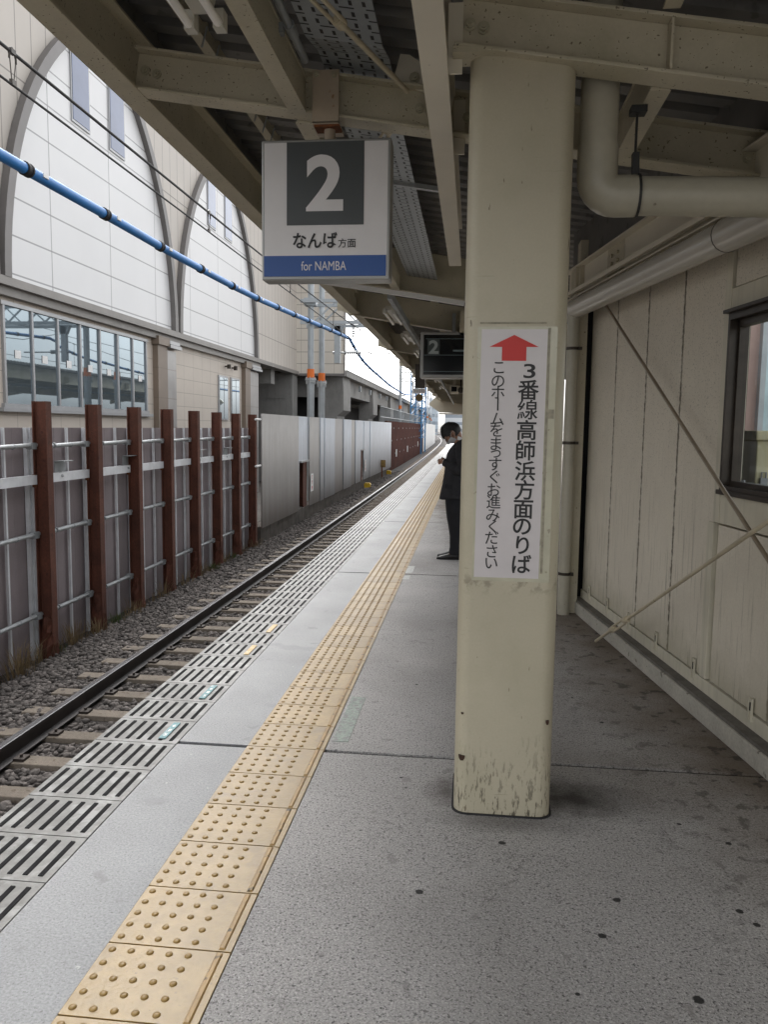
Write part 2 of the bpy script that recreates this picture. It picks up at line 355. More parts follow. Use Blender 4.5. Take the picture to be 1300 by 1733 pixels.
# lettering: every string is turned into a mesh outline once
_G = {}
def glyphs(txt, bold=0.0):
    k = (txt, bold)
    if k in _G: return _G[k]
    cu = bpy.data.curves.new('lettering', 'FONT'); cu.body = txt; cu.size = 1; cu.offset = bold; cu.align_x = 'CENTER'; cu.resolution_u = 6
    o = bpy.data.objects.new('lettering', cu); SC.collection.objects.link(o)
    dg = bpy.context.evaluated_depsgraph_get(); me = bpy.data.meshes.new_from_object(o.evaluated_get(dg))
    vs = [v.co.copy() for v in me.vertices]; fs = [tuple(p.vertices) for p in me.polygons]
    bpy.data.objects.remove(o); bpy.data.curves.remove(cu); bpy.data.meshes.remove(me)
    xs = [v.x for v in vs]; ys = [v.y for v in vs]
    r = (vs, fs, (min(xs), max(xs), min(ys), max(ys))); _G[k] = r; return r
def letter(mb, txt, cx, cz, fn, height=None, width=None, bold=0., rot=False, em=None):
    """place a string centred at (cx,cz) on the surface fn(u,v); height/width = size of its ink box, em = font size"""
    vs, fs, (a, b, c, d) = glyphs(txt, bold)
    if em: sx = sy = em
    else:
        sy = height/(d-c) if height else width/(b-a); sx = width/(b-a) if width else sy
    pts = []
    for v in vs:
        x, y = (v.x-(a+b)/2)*sx, (v.y-(c+d)/2)*sy
        if rot: x, y = y, -x
        pts.append(fn(cx+x, cz+y))
    mb.add(pts, fs)

# ------------------------------------------------------------------ ground, platform, track
g = MB(); g.add([(-900, -600, -1.45), (900, -600, -1.45), (900, 1600, -1.45), (-900, 1600, -1.45)], [(0, 1, 2, 3)])
tag(g.build('ground', M['ground']), kind='structure')

JOINTS = [-5.76, -1.06, 3.64] + [3.64+4.7*k for k in range(1, 28)]
def slabs(x0, x1, z0=-.16, z1=0., gap=.016):
    mb = MB()
    for a, b in zip([-9]+JOINTS, JOINTS+[135]):
        sweep(mb, [(x0, z0), (x1, z0), (x1, z1), (x0, z1)], ysteps(a+gap, b-gap, 6))
    return mb
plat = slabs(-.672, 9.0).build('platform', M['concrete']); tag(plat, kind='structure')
slabs(-1.405, -1.057).build('platform_border', M['concrete_smooth'], plat)
mb = MB(); sweep(mb, [(-1.76, -1.4), (9, -1.4), (9, -.17), (-1.76, -.17)], ysteps(-9, 135, 6)); mb.build('platform_base', M['concrete_side'], plat)
mb = MB(); sweep(mb, [(-1.80, -.168), (8.9, -.168), (8.9, -.011), (-1.80, -.011)], ysteps(-9, 135, 6)); mb.build('joint_filler', M['joint'], plat)

# edge tiles with black anti-slip strips
ep = thing('edge_paving', 'grey slotted edge tiles with black anti-slip strips along the track', 'edge paving', (-1.6, 0, 0))
mb = MB(); sl = MB()
y = 3.01-.3*14
while y < 118:
    s0, s1 = S(y), S(y+.3)
    mb.loft([[(-1.82+s0, y+.003, -.10), (-1.408+s0, y+.003, -.10), (-1.408+s0, y+.003, .003), (-1.82+s0, y+.003, .003)],
             [(-1.82+s1, y+.297, -.10), (-1.408+s1, y+.297, -.10), (-1.408+s1, y+.297, .003), (-1.82+s1, y+.297, .003)]])
    for k in range(7):
        x = -1.784+.0563*k+S(y)
        if y < 12:
            sl.box(x-.0095, x+.0095, y+.035, y+.265, .002, .0042)
            for d in (-.006, 0, .006): sl.box(x+d-.0017, x+d+.0017, y+.035, y+.265, .004, .0075)
        else: sl.box(x-.008, x+.008, y+.035, y+.265, .002, .0055)
    y += .3
mb.build('tile', M['tile_grey'], ep); sl.build('anti_slip_strip', M['slot'], ep)['kind'] = 'stuff'

# tactile paving
tp = thing('tactile_paving', 'yellow tactile warning strip of raised dots with an inner guide bar', 'tactile paving', (-.86, 0, 0))
mb = MB(); dots = MB(); bars = MB()
y = 1.84-.3*12
while y < 118:
    s0, s1 = S(y), S(y+.3)
    mb.loft([[(-1.054+s0, y+.003, -.06), (-.675+s0, y+.003, -.06), (-.675+s0, y+.003, .004), (-1.054+s0, y+.003, .004)],
             [(-1.054+s1, y+.297, -.06), (-.675+s1, y+.297, -.06), (-.675+s1, y+.297, .004), (-1.054+s1, y+.297, .004)]])
    if y < 45:
        n = 12 if y < 6 else 6
        for i in range(5):
            for j in range(5):
                cx, cy = -1.054+.026+.0585*i+s0, y+.031+.0595*j
                ring = lambda r, z: [(cx+r*math.cos(2*math.pi*k/n), cy+r*math.sin(2*math.pi*k/n), z) for k in range(n)]
                dots.loft([ring(.0115, .0035), ring(.0108, .0062), ring(.0078, .0085)])
    else:
        for i in range(5): dots.box(-1.034+.0585*i+s0, -1.022+.0585*i+s0, y+.01, y+.29, .003, .008)
    bars.loft([[(-.716+s0, y+.008, .003), (-.694+s0, y+.008, .003), (-.699+s0, y+.012, .009), (-.711+s0, y+.012, .009)],
               [(-.716+s1, y+.292, .003), (-.694+s1, y+.292, .003), (-.699+s1, y+.288, .009), (-.711+s1, y+.288, .009)]])
    y += .3
mb.build('tile', M['yellow'], tp)
dots.build('raised_dot', M['yellow_dot'], tp, smooth=True)['kind'] = 'stuff'
bars.build('guide_bar', M['yellow_dirty'], tp)['kind'] = 'stuff'

# worn position stickers on the floor
M['worn'] = mat('worn_green_sticker', (.28, .33, .29), .6, var=.2, vs=20, speck=[(38, .52, (.24, .235, .23), .9), (90, .6, (.5, .56, .52), .6)])
M['worn_white'] = mat('worn_white_sticker', (.55, .56, .54), .6, var=.1, vs=20, speck=[(45, .56, (.30, .29, .28), .8)])
M['teal'] = mat('teal_sticker', (.10, .25, .27), .5, var=.25, vs=30, speck=[(40, .62, (.4, .45, .45), .7)])
M['amber'] = mat('amber_sticker', (.52, .36, .14), .5, var=.25, vs=30, speck=[(40, .6, (.6, .55, .4), .7)])
for i, (x0, x1, y0, y1, m_, lab) in enumerate((
        (-.655, -.575, 3.76, 4.42, 'worn', 'scuffed greenish sticker beside the yellow strip just beyond the floor joint'),
        (-.68, -.60, 8.40, 8.84, 'worn_white', 'pale worn sticker beside the yellow strip beyond the second joint'),
        (-.69, -.61, 8.02, 8.25, 'worn_white', 'pale worn sticker beside the yellow strip before the second joint'),
        (-1.515, -1.480, 3.66, 3.87, 'teal', 'teal numbered sticker on the edge tile nearest the floor joint'),
        (-1.515, -1.480, 4.25, 4.48, 'teal', 'teal numbered sticker on the edge tile two tiles past the joint'),
        (-1.515, -1.480, 5.14, 5.37, 'amber', 'amber sticker on an edge tile, nearer of two amber ones'),
        (-1.515, -1.480, 5.74, 5.97, 'amber', 'amber sticker on an edge tile, farther of two amber ones'))):
    mb = MB(); zt = .009 if i > 2 else .0024
    mb.box(x0+S(y0), x1+S(y0), y0, y1, zt-.004, zt)
    o = tag(mb.build('floor_sticker', M[m_]), lab, 'sticker', 'stickers on the platform floor')
    if m_ == 'teal':
        t = MB()
        for k, ch in enumerate('586' if y0 < 4 else '586'):
            letter(t, ch, 0, 0, lambda u, v: ((x0+x1)/2+u*.9, y0+.045+.06*k+v, zt+.0006), height=.03, bold=.02)
        t.build('lettering', M['white'], o)

# ballast: bed sheet plus loose stones
mb = MB(); ys = ysteps(-9, 420, 3); prof = [(-6.4, -1.36), (-5.3, -1.31), (-4.95, -1.26), (-4.45, -1.185), (-3.9, -1.175), (-3.5, -1.195), (-2.3, -1.195), (-1.70, -1.2)]
vs = [(x+S(y), y, z) for y in ys for x, z in prof]; n = len(prof)
mb.add(vs, [(i*n+k, i*n+k+1, (i+1)*n+k+1, (i+1)*n+k) for i in range(len(ys)-1) for k in range(n-1)])
tag(mb.build('ballast', M['bed']), kind='structure')

SLEEP0, SLEEPD = 5.72, .54
def stones():
    bm = bmesh.new(); bmesh.ops.create_icosphere(bm, subdivisions=1, radius=1)
    bv = np.array([v.co[:] for v in bm.verts]); bf = np.array([[v.index for v in f.verts] for f in bm.faces]); bm.free()
    var = []
    for k in range(24):
        q = bv*(1+RNG.uniform(-.32, .22, (12, 1))); q = q*np.array([1, RNG.uniform(.6, 1), RNG.uniform(.45, .8)]); var.append(q)
    var = np.array(var)
    P = []
    def scatter(n, x0, x1, y0, y1, r0, r1, lift):
        x = RNG.uniform(x0, x1, n); y = RNG.uniform(y0, y1, n)
        P.append(np.stack([x, y, RNG.uniform(r0, r1, n), RNG.uniform(-.01, lift, n)], 1))
    scatter(17500, -4.99, -2.2, 3.6, 13.5, .022, .043, .02)
    scatter(9000, -4.99, -2.0, 13.5, 27, .032, .052, .02)
    scatter(5000, -4.99, -1.9, 27, 50, .04, .06, .02)
    P_ = np.concatenate(P); x, y, r, dz = P_.T
    frac = np.abs((y-SLEEP0-.1+SLEEPD/2) % SLEEPD-SLEEPD/2)
    onsl = (frac < .125) & (x > -4.22+RNG.uniform(-.05, .35, len(x))*(RNG.random(len(x)) < .75)) & (x < -2.0)
    rail = (np.abs(x+3.67) < .10) | (np.abs(x+2.54) < .10)
    keep = ~(onsl | rail); x, y, r, dz = x[keep], y[keep], r[keep], dz[keep]; N = len(x)
    zb = np.interp(x, [p[0] for p in prof], [p[1] for p in prof])+dz
    ang = RNG.uniform(0, 2*np.pi, (N, 3)); c, s_ = np.cos(ang), np.sin(ang)
    Rz = np.zeros((N, 3, 3)); Rz[:, 0, 0] = c[:, 0]; Rz[:, 0, 1] = -s_[:, 0]; Rz[:, 1, 0] = s_[:, 0]; Rz[:, 1, 1] = c[:, 0]; Rz[:, 2, 2] = 1
    t = (RNG.uniform(-.7, .7, N)); Rx = np.zeros((N, 3, 3)); Rx[:, 0, 0] = 1; Rx[:, 1, 1] = np.cos(t); Rx[:, 1, 2] = -np.sin(t); Rx[:, 2, 1] = np.sin(t); Rx[:, 2, 2] = np.cos(t)
    v = var[RNG.integers(0, 24, N)]*r[:, None, None]
    v = np.einsum('nij,nkj->nki', Rz @ Rx, v)+np.stack([x-8.85e-5*y*y, y, zb], 1)[:, None, :]
    f = bf[None]+(np.arange(N)*12)[:, None, None]
    me = bpy.data.meshes.new('ballast_stones'); me.vertices.add(N*12); me.vertices.foreach_set('co', v.reshape(-1))
    nf = N*len(bf); me.loops.add(nf*3); me.polygons.add(nf)
    me.loops.foreach_set('vertex_index', f.reshape(-1).astype(np.int32))
    me.polygons.foreach_set('loop_start', np.arange(0, nf*3, 3, dtype=np.int32)); me.polygons.foreach_set('loop_total', np.full(nf, 3, dtype=np.int32))
    me.update(calc_edges=True); me.materials.append(M['stone'])
    o = bpy.data.objects.new('ballast_stones', me); link(o); tag(o, 'loose grey-brown crushed stone between and beside the rails', 'ballast', kind='stuff')
stones()

def rail(xc, lab):
    ys = ysteps(-9, 60, 6)+ysteps(60, 400, 10)[1:]
    r = thing('rail', lab, 'rail', (xc, 0, -1.15), 'steel running rails of the track')
    def far(x): return x
    def prof_sweep(mb, poly): mb.loft([[(xc+x+S(y)-(max(0, y-120)**2)*1.1e-4, y, z) for x, z in poly] for y in ys]); return mb
    prof_sweep(MB(), [(-.063, -1.155), (.063, -1.155), (.063, -1.145), (.012, -1.13), (.009, -1.045), (.032, -1.035), (.032, -1.004),
        (-.032, -1.004), (-.032, -1.035), (-.009, -1.045), (-.012, -1.13), (-.063, -1.145)]).build('rail_web', M['rail_side'], r)
    prof_sweep(MB(), [(-.030, -1.004), (.030, -1.004), (.026, -.998), (-.026, -.998)]).build('running_surface', M['rail_top'], r)
rail(-3.67, 'rusty rail with a polished top, the one beside the fence')
rail(-2.54, 'rusty rail with a polished top, close under the platform edge')

s0 = MB(); n0 = [(-.115, -.17), (.115, -.17), (.085, 0), (-.085, 0)]
s0.loft([[(x, y_, z) for y_, z in n0] for x in (-1.06, 1.06)])
first = s0.build('sleeper', M['sleeper'], bevel=.008)
tag(first, 'grey-brown concrete sleeper lying in the ballast under the rails', 'sleeper', 'concrete sleepers under the rails')
clips = []
for sx in (-.565-.105, -.565+.105):
    mb = MB(); mb.box(sx-.045, sx+.045, -.05, .05, -.002, .022); mb.tube([(sx, 0, .02), (sx, 0, .045)], .014, 6); clips.append(mb.build('rail_clip', M['clip'], first))
for k in range(-8, 205):
    yk = SLEEP0+.1+SLEEPD*k
    if k == -8: o = first
    else:
        o = first.copy(); SC.collection.objects.link(o)
        if k < 45:
            for cl in clips: c_ = cl.copy(); SC.collection.objects.link(c_); c_.parent = o
    o.location = (-3.105+S(yk), yk, -1.152)

# ------------------------------------------------------------------ weathering-steel fence with mauve hoarding
fx = -4.97
fe = thing('hoarding_fence', 'mauve sheet hoarding with rust-red steel posts beside the track', 'fence', (fx, 12, -1.3))
mb = MB()
yv = 4.0; prof_ = []
while yv < 18.6:       # shallow trapezoid ribs
    for dy, dx in ((0, 0), (.425, 0), (.43, -.004), (.445, -.004), (.45, 0)): prof_.append((yv+dy, -5.25+dx))
    yv += .462
mb.loft([[(x, y_, z) for y_, x in prof_]+[(x-.02, y_, z) for y_, x in reversed(prof_)] for z in (-1.36, 1.50)])
mb.build('hoarding_panel', M['hoard'], fe)
post_y = [8.92+1.295*k for k in range(-3, 8)]
for k, py in enumerate(post_y):
    mb = MB(); x1 = fx; x0 = fx-.175
    mb.box(x1-.012, x1, py-.0625, py+.0625, -1.5, 1.81); mb.box(x0, x0+.012, py-.0625, py+.0625, -1.5, 1.81); mb.box(x0+.012, x1-.012, py-.006, py+.006, -1.5, 1.81)
    p = mb.build('post', M['rustpost'], fe)
    mb = MB(); rr = random.Random(k)
    rings = []
    for q in range(9):       # crust of old concrete and rust round the foot
        z = -1.45+.085*q; kf = 1-.055*q
        rings.append([(x1-.085+(.125*kf+rr.uniform(-.022, .022))*math.cos(t), py+(.105*kf+rr.uniform(-.022, .022))*math.sin(t), z+rr.uniform(-.02, .02)) for t in [2*math.pi*j/14 for j in range(14)]])
    mb.loft(rings)
    mb.build('foot_crust', M['rustpost'], p)
    mb = MB(); mb.box(x0-.015, x0+.03, py-.075, py-.0635, .80, .95); mb.tube([(x0+.012, py-.075, .885), (x0+.012, py-.085, .885)], .009, 6); mb.build('cleat', M['rust'], p)
ybat = 4.15; k = 0
while ybat < 18.4:
    mb = MB(); mb.box(-5.225, -5.195, ybat-.016, ybat+.016, -1.34, 1.50)
    if k % 3 == 1: mb.box(-5.225, -5.195, ybat+.065, ybat+.10, -1.34, 1.50); mb.box(-5.24, -5.225, ybat-.016, ybat+.10, -1.34, 1.5)
    mb.build('batten', M['batten'], fe); ybat += .468; k += 1
for a, b in zip(post_y[:-1], post_y[1:]):
    mb = MB(); mb.box(-5.16, -5.10, a+.07, b-.07, .835, .945); mb.build('waling_beam', M['batten'], fe)
    for z in (1.285, .232, -.745):
        mb = MB(); mb.tube([(-5.15, a+.03, z-.012), (-5.12, b-.04, z+.012)], .027, 10)
        o = mb.build('scaffold_pipe', M['galv'], fe, smooth=True)
        for q in (.30, .62):
            yy = a+(b-a)*q; mb = MB(); mb.tube([(-5.135, yy-.012, z), (-5.135, yy+.012, z)], .034, 8); mb.build('ring_clamp', M['galv_dull'], o)
        mb = MB(); mb.box(-5.17, -5.09, b-.17, b-.07, z-.035, z+.04); mb.build('coupler', M['galv_dull'], o)
for yy in (9.45, 11.38, 14.55, 16.2):
    mb = MB(); mb.box(-5.14, -5.135, yy-.13, yy+.13, .95, 1.085); mb.box(-5.14, -5.02, yy-.13, yy+.13, 1.085, 1.092); mb.bar((-5.12, yy-.02, .95), (-5.09, yy-.02, .89), .04, .01)
    mb.build('lamp_bracket', M['galv_dull'], fe)

# white rails joining the fence to the panel wall
mb = MB()
for z in (1.70, .62): mb.tube([(-4.96, 17.9, z), (-4.96, 18.4, z)], .025, 8)
tag(mb.build('guard_pipe', M['white']), 'pair of short white pipes bridging fence and silver wall', 'pipe')

# ------------------------------------------------------------------ silver panel wall
sw = thing('panel_barrier', 'tall silver aluminium panel wall with two dark refuge openings', 'barrier', (-5, 18.3, -1.2))
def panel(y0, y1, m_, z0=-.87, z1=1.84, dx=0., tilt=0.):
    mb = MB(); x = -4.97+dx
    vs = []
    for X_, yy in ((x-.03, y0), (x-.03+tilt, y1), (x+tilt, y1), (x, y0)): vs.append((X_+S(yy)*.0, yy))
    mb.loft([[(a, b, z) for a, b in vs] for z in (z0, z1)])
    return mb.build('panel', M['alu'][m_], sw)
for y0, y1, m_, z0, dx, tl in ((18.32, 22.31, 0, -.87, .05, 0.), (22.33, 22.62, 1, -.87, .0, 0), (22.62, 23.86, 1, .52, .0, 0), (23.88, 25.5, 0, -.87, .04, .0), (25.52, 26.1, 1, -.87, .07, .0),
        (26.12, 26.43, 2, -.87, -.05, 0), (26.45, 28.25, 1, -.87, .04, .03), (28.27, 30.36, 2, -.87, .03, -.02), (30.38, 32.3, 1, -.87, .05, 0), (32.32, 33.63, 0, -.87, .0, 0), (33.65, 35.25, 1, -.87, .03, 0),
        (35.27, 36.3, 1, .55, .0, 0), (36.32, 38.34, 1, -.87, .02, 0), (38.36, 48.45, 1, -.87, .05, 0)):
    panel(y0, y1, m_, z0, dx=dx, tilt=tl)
for y0, y1 in ((22.62, 23.86), (35.27, 36.3)):
    mb = MB(); mb.box(-5.9, -5.85, y0-.4, y1+.4, -1.3, .6); mb.box(-5.9, -5.02, y0-.4, y1+.4, .53, .56); mb.build('refuge_shade', M['shadewall'], sw)  # dark box painting the shade inside each refuge
    mb = MB(); yc = y1-.32; mb.box(-5.02, -5.0, yc-.24, yc+.24, -1.25, .5); mb.box(-5.2, -5.02, yc-.006, yc+.006, -1.25, .5); mb.build('refuge_post', M['rustpost'], sw)
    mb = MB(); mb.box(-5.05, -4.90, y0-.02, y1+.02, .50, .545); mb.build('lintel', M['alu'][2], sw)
mb = MB(); mb.box(-5.3, -4.98, 18.4, 48.5, -1.4, -.86); mb.build('footing', M['footing'], sw)
mb = MB(); mb.box(-5.25, -5.18, 22.66, 22.95, -.2, .3); mb.tube([(-5.2, 22.8, -.9), (-5.2, 22.8, -.2)], .05, 8); mb.build('refuge_equipment', M['galv'], sw)
def refuge_sign(yc, zc, lab):
    t = thing('refuge_sign', lab, 'sign', (-4.9, yc, zc), 'refuge signs on the silver wall')
    mb = MB(); mb.box(-4.915, -4.90, yc-.2, yc+.2, zc-.27, zc+.27); mb.build('plate', M['white'], t)
    mb = MB()
    for k, ch in enumerate('待避所'): letter(mb, ch, 0, .165-.165*k, lambda u, v: (-4.8985, yc+u, zc+v), height=.13, width=.17, bold=.03)
    mb.build('lettering', M['red'], t)
refuge_sign(24.15, -.17, 'white sign with red characters beside the nearer refuge opening')
refuge_sign(36.55, -.22, 'white sign with red characters beside the farther refuge opening')

dw = thing('brown_barrier', 'dark brown ribbed barrier with bolts beyond the silver wall', 'barrier', (-5, 48.5, -1.2))
mb = MB(); pf = []; yv = 48.5
while yv < 94:
    for dy, dx in ((0, 0), (.55, 0), (.62, -.09), (.82, -.09), (.89, 0)): pf.append((-4.98+dx+S(yv+dy), yv+dy))
    yv += .9
mb.loft([[(x, y_, z) for x, y_ in pf]+[(x-.12, y_, z) for x, y_ in reversed(pf)] for z in (-1.3, 1.95)]); mb.build('ribbed_sheet', M['brownrib'], dw)
mb = MB(); rr = random.Random(3)
for k in range(34):
    yy = 49+k*1.3; zz = (1.5, -.2, .7)[k % 3]; mb.box(-4.97+S(yy), -4.95+S(yy), yy-.05, yy+.05, zz-.05, zz+.05)
mb.build('bolt_plate', M['galv'], dw)
for yy, zz, lab in ((54.85, -.2, 'small white notice on the brown barrier, nearest the silver wall'), (65.8, -.2, 'small white notice on the brown barrier, middle of three'), (81.5, -.1, 'small white notice on the brown barrier, farthest of three')):
    t = thing('notice', lab, 'sign', (-4.93+S(yy), yy, zz), 'white notices on the brown barrier')
    x = -4.94+S(yy)+.02; mb = MB(); mb.box(x-.02, x, yy-.28, yy+.28, zz-.25, zz+.25); mb.build('plate', M['white'], t)
    mb = MB()
    for k, ch in enumerate('待避所'): letter(mb, ch, 0, .15-.15*k, lambda u, v: (x+.002, yy+u, zz+v), height=.11, width=.16, bold=.03)
    mb.build('lettering', M['ink'], t)
mb = MB(); sweep(mb, [(-5.15, -1.3), (-4.95, -1.3), (-4.95, 2.1), (-5.15, 2.1)], ysteps(94.2, 150, 5))
tag(mb.build('white_barrier', M['white']), 'far white barrier wall continuing after the brown barrier', 'barrier')
rl = thing('railing', 'grey steel baluster railing standing behind the brown barrier', 'railing', (-5.4, 48, 1.5))
mb = MB()
for k in range(62): yy = 49+k*.75; mb.bar((-5.45+S(yy), yy, .8), (-5.45+S(yy), yy, 2.85), .03, .03)
for z in (2.85, 2.2): mb.tube([(-5.45+S(yy), yy, z) for yy in ysteps(49, 96, 7)], .022, 6)
mb.build('balusters', M['steelpole'], rl)

for x, yy, lab in ((-4.72, 36.0, 'small yellow marker block on the ballast by the second refuge'), (-4.85, 46.6, 'small yellow marker block on the ballast near the wall end')):
    mb = MB(); mb.box(x-.14, x+.14, yy-.1, yy+.1, -1.22, -1.06); mb.prism([(-.16, -1.06), (.16, -1.06), (.1, -.98), (-.1, -.98)], lambda u, v, t: (x+u, yy+t, v), -.12, .12)
    tag(mb.build('marker_block', M['yellowmark']), lab, 'marker', 'yellow markers on the ballast')
t = thing('marker_post', 'rusty square board on a short stake beside the ballast', 'marker', (-4.86, 43.1, -1.2))
mb = MB(); mb.bar((-4.86, 43.1, -1.3), (-4.86, 43.1, -.55), .06, .06); mb.build('stake', M['rust'], t)
mb = MB(); mb.box(-5.05, -4.67, 43.07, 43.11, -.62, -.22); mb.build('board', mat('old_board', (.25, .16, .05), .8, var=.3, vs=12), t)

def tuft(mb, cx, cy, cz, n, h, spread, rr):
    for k in range(n):
        a = rr.uniform(0, 6.28); r0 = rr.random()*spread; hh = h*rr.uniform(.4, 1.1); le = rr.uniform(.1, .7)*hh
        bx, by = cx+r0*math.cos(a), cy+r0*math.sin(a)*1.6; dx, dy = math.cos(a)*le, math.sin(a)*le; wv = .004
        px, py = -math.sin(a)*wv, math.cos(a)*wv
        mb.add([(bx-px, by-py, cz), (bx+px, by+py, cz), (bx+dx*.5+px*.8, by+dy*.5+py*.8, cz+hh*.65), (bx+dx*.5-px*.8, by+dy*.5-py*.8, cz+hh*.65), (bx+dx, by+dy, cz+hh*.85)],
               [(0, 1, 2, 3), (3, 2, 4)])
rr = random.Random(5); mb = MB(); gb = MB()
for cy, n, h in ((8.05, 160, .5), (8.3, 130, .42), (8.75, 90, .36), (9.25, 40, .3), (9.55, 190, .40), (9.85, 120, .32), (10.75, 60, .25), (11.0, 120, .32), (11.9, 40, .3), (12.45, 80, .42), (13.3, 70, .35), (14.2, 150, .45), (14.6, 60, .3), (15.9, 140, .36), (16.9, 160, .36), (17.7, 90, .4)):
    tuft(mb, -5.02+rr.uniform(-.05, .08), cy+rr.uniform(-.15, .15), -1.28, int(n*.45), h*.85, .16, rr)
for cy, n in ((9.0, 30), (10.6, 70), (14.9, 120), (16.2, 60)): tuft(gb, -4.98, cy, -1.27, n, .16, .12, rr)
o = tag(mb.build('dry_grass', M['strawgrass']), 'straw-coloured dead grass along the foot of the fence', 'grass', kind='stuff')
o2 = tag(gb.build('green_weeds', M['greengrass']), 'sparse green weeds along the foot of the fence', 'weeds', kind='stuff')

# ------------------------------------------------------------------ station building across the track
BX = -9.5
sb = thing('station_building', 'pale station building with white arched panels and a wide reflective window', 'building', (BX, 25, -1.4))
mb = MB(); mb.box(-30, BX, 2, 42.5, 4.45, 16); mb.build('upper_wall', M['siding'], sb)
mb = MB(); mb.prism([(-30, 42.5), (-6.88, 42.5), (-13.5, 58), (-30, 58)], lambda u, v, t: (u, v, t), 4.36, 16); mb.build('end_block', M['siding_end'], sb)
mb = MB(); mb.box(-6.90, -6.84, 42.44, 42.56, 4.30, 16); mb.box(BX, -6.84, 42.42, 42.5, 4.26, 4.38); mb.build('corner_trim', M['trim'], sb)
mb = MB(); mb.box(-30, BX-.12, 2, 34.9, -1.4, 4.15); mb.build('lower_wall', M['walltile'], sb)
mb = MB(); mb.box(BX-.3, BX+.16, 2, 42.4, 4.30, 4.47); mb.box(BX-.3, BX+.04, 2, 35, 4.12, 4.30); mb.build('ledge', M['ledge'], sb)
def arch(yc):
    hw, b, z0 = 4.5, 6.25, 4.47
    Q = 7.37                                    # pointed arch of two circle arcs
    def curve(g_):
        rr_ = Q+g_; tm = math.acos((Q-hw)/rr_); right = [(yc-(Q-hw)+rr_*math.cos(tm*k/22), z0+rr_*math.sin(tm*k/22)) for k in range(23)]
        return right+[(2*yc-y_, z_) for y_, z_ in reversed(right[:-1])]
    E_ = curve(0)
    mb = MB(); mb.prism(E_, lambda u, v, t: (t, u, v), BX-.05, BX+.02); o = mb.build('arch_panel', M['archpanel'], sb)
    mb = MB()
    inn, out = curve(-.02), curve(.22)
    rings = []
    for (a, c), (d, e) in zip(inn, out): rings.append([(BX+.01, a, c), (BX+.17, a, c), (BX+.17, d, e), (BX+.01, d, e)])
    mb.loft(rings); mb.build('arch_trim', M['trim'], o)
    for y0 in (yc-1.54, yc+.42):
        mb = MB(); mb.box(BX+.0, BX+.05, y0-.05, y0+.85, 8.57, 10.45); fr = mb.build('window', M['alu_frame'], sb)
        mb = MB(); mb.box(BX+.03, BX+.06, y0, y0+.8, 8.63, 10.4); mb.build('pane', M['glass_blue'], fr)
    mb = MB(); mb.box(BX, BX+.1, yc-.06, yc-.02, 5, 5.02)
for yc in (20.0, 29.6, 10.4): arch(yc)
# wide window: seven panes
ws = [15.55, 16.62, 17.70, 18.76, 19.80, 20.82, 21.78, 22.72]
mb = MB(); xw = BX-.12
mb.box(xw, xw+.07, 15.45, 22.82, 3.95, 4.03); mb.box(xw, xw+.07, 15.45, 22.82, 1.86, 1.95)
for q in ws: mb.box(xw, xw+.06, q-.035, q+.035, 1.95, 3.95)
mb.box(xw, xw+.14, 15.3, 22.95, 1.78, 1.86)
wf = mb.build('window', M['alu_frame'], sb)
rr = random.Random(2)
for a, b in zip(ws[:-1], ws[1:]):
    mb = MB(); tl = rr.uniform(-.006, .006)
    mb.add([(xw+.02, a+.035, 1.95), (xw+.02+tl, b-.035, 1.95), (xw+.02+tl, b-.035, 3.95), (xw+.02, a+.035, 3.95)], [(0, 1, 2, 3)]); mb.build('pane', M['glass'], wf)
for k, q in enumerate(ws[:-1]):
    if k == 5: continue
    mb = MB(); mb.box(xw+.028, xw+.034, q+.40, q+.62, 2.9-.02*k, 3.07-.02*k); mb.build('window_notice', M['white'], wf)
for y0, y1 in ((23.3, 24.9), (32.6, 34.8), (13.3, 14.9)):
    mb = MB(); mb.box(BX-.5, BX+.05, y0, y0+.75, -1.4, 3.95); mb.box(BX-.5, BX+.12, y0-.08, y0+.80, 3.95, 4.2)
    o = mb.build('pilaster', M['pilaster'], sb)
    mb = MB(); mb.box(BX-.45, BX+.0, y0+.76, y1, -1.4, 3.85); mb.build('pilaster_face', M['pilaster_face'], o)
    mb = MB(); mb.box(BX-.5, BX+.16, y0+.76, y1+.1, 3.92, 4.02); mb.box(BX-.5, BX+.12, y0+.76, y1+.05, 4.04, 4.14); mb.build('capital', M['alu_frame'], o)
for y0 in (29.45, 31.0):
    mb = MB(); mb.box(xw, xw+.05, y0, y0+1.15, 1.75, 3.45); fr = mb.build('window', M['alu_frame'], sb)
    for a, b in ((y0+.08, y0+.55), (y0+.62, y0+1.07)):
        mb = MB(); mb.box(xw+.03, xw+.06, a, b, 1.8, 3.38); mb.build('pane', M['glass'], fr)
for y0 in (30.37, 31.23):
    mb = MB(); mb.tube([(xw, y0, 3.83), (xw+.16, y0, 3.83)], .03, 8); mb.tube([(xw+.16, y0, 3.74), (xw+.16, y0, 3.90)], .08, 10); mb.build('wall_lamp', M['sash'], sb)
# undercroft
mb = MB(); mb.box(-30, -11.5, 34.95, 46.5, -1.4, 4.3); mb.box(-11.5, -8.2, 46.2, 46.5, -1.4, 4.3); mb.build('recess_shade_wall', M['shadewall'], sb)  # dark walls added to paint the undercroft's shade
mb = MB(); mb.box(-11.7, BX+.0, 41.5, 42.7, -1.4, 4.3); mb.box(-11.72, BX-.4, 41.46, 41.5, 3.0, 3.04); mb.build('concrete_column', M['viaduct'], sb)
mb = MB(); mb.box(-12.9, BX-.3, 38.2, 38.9, 3.6, 4.3); mb.build('concrete_beam', M['viaduct'], sb)

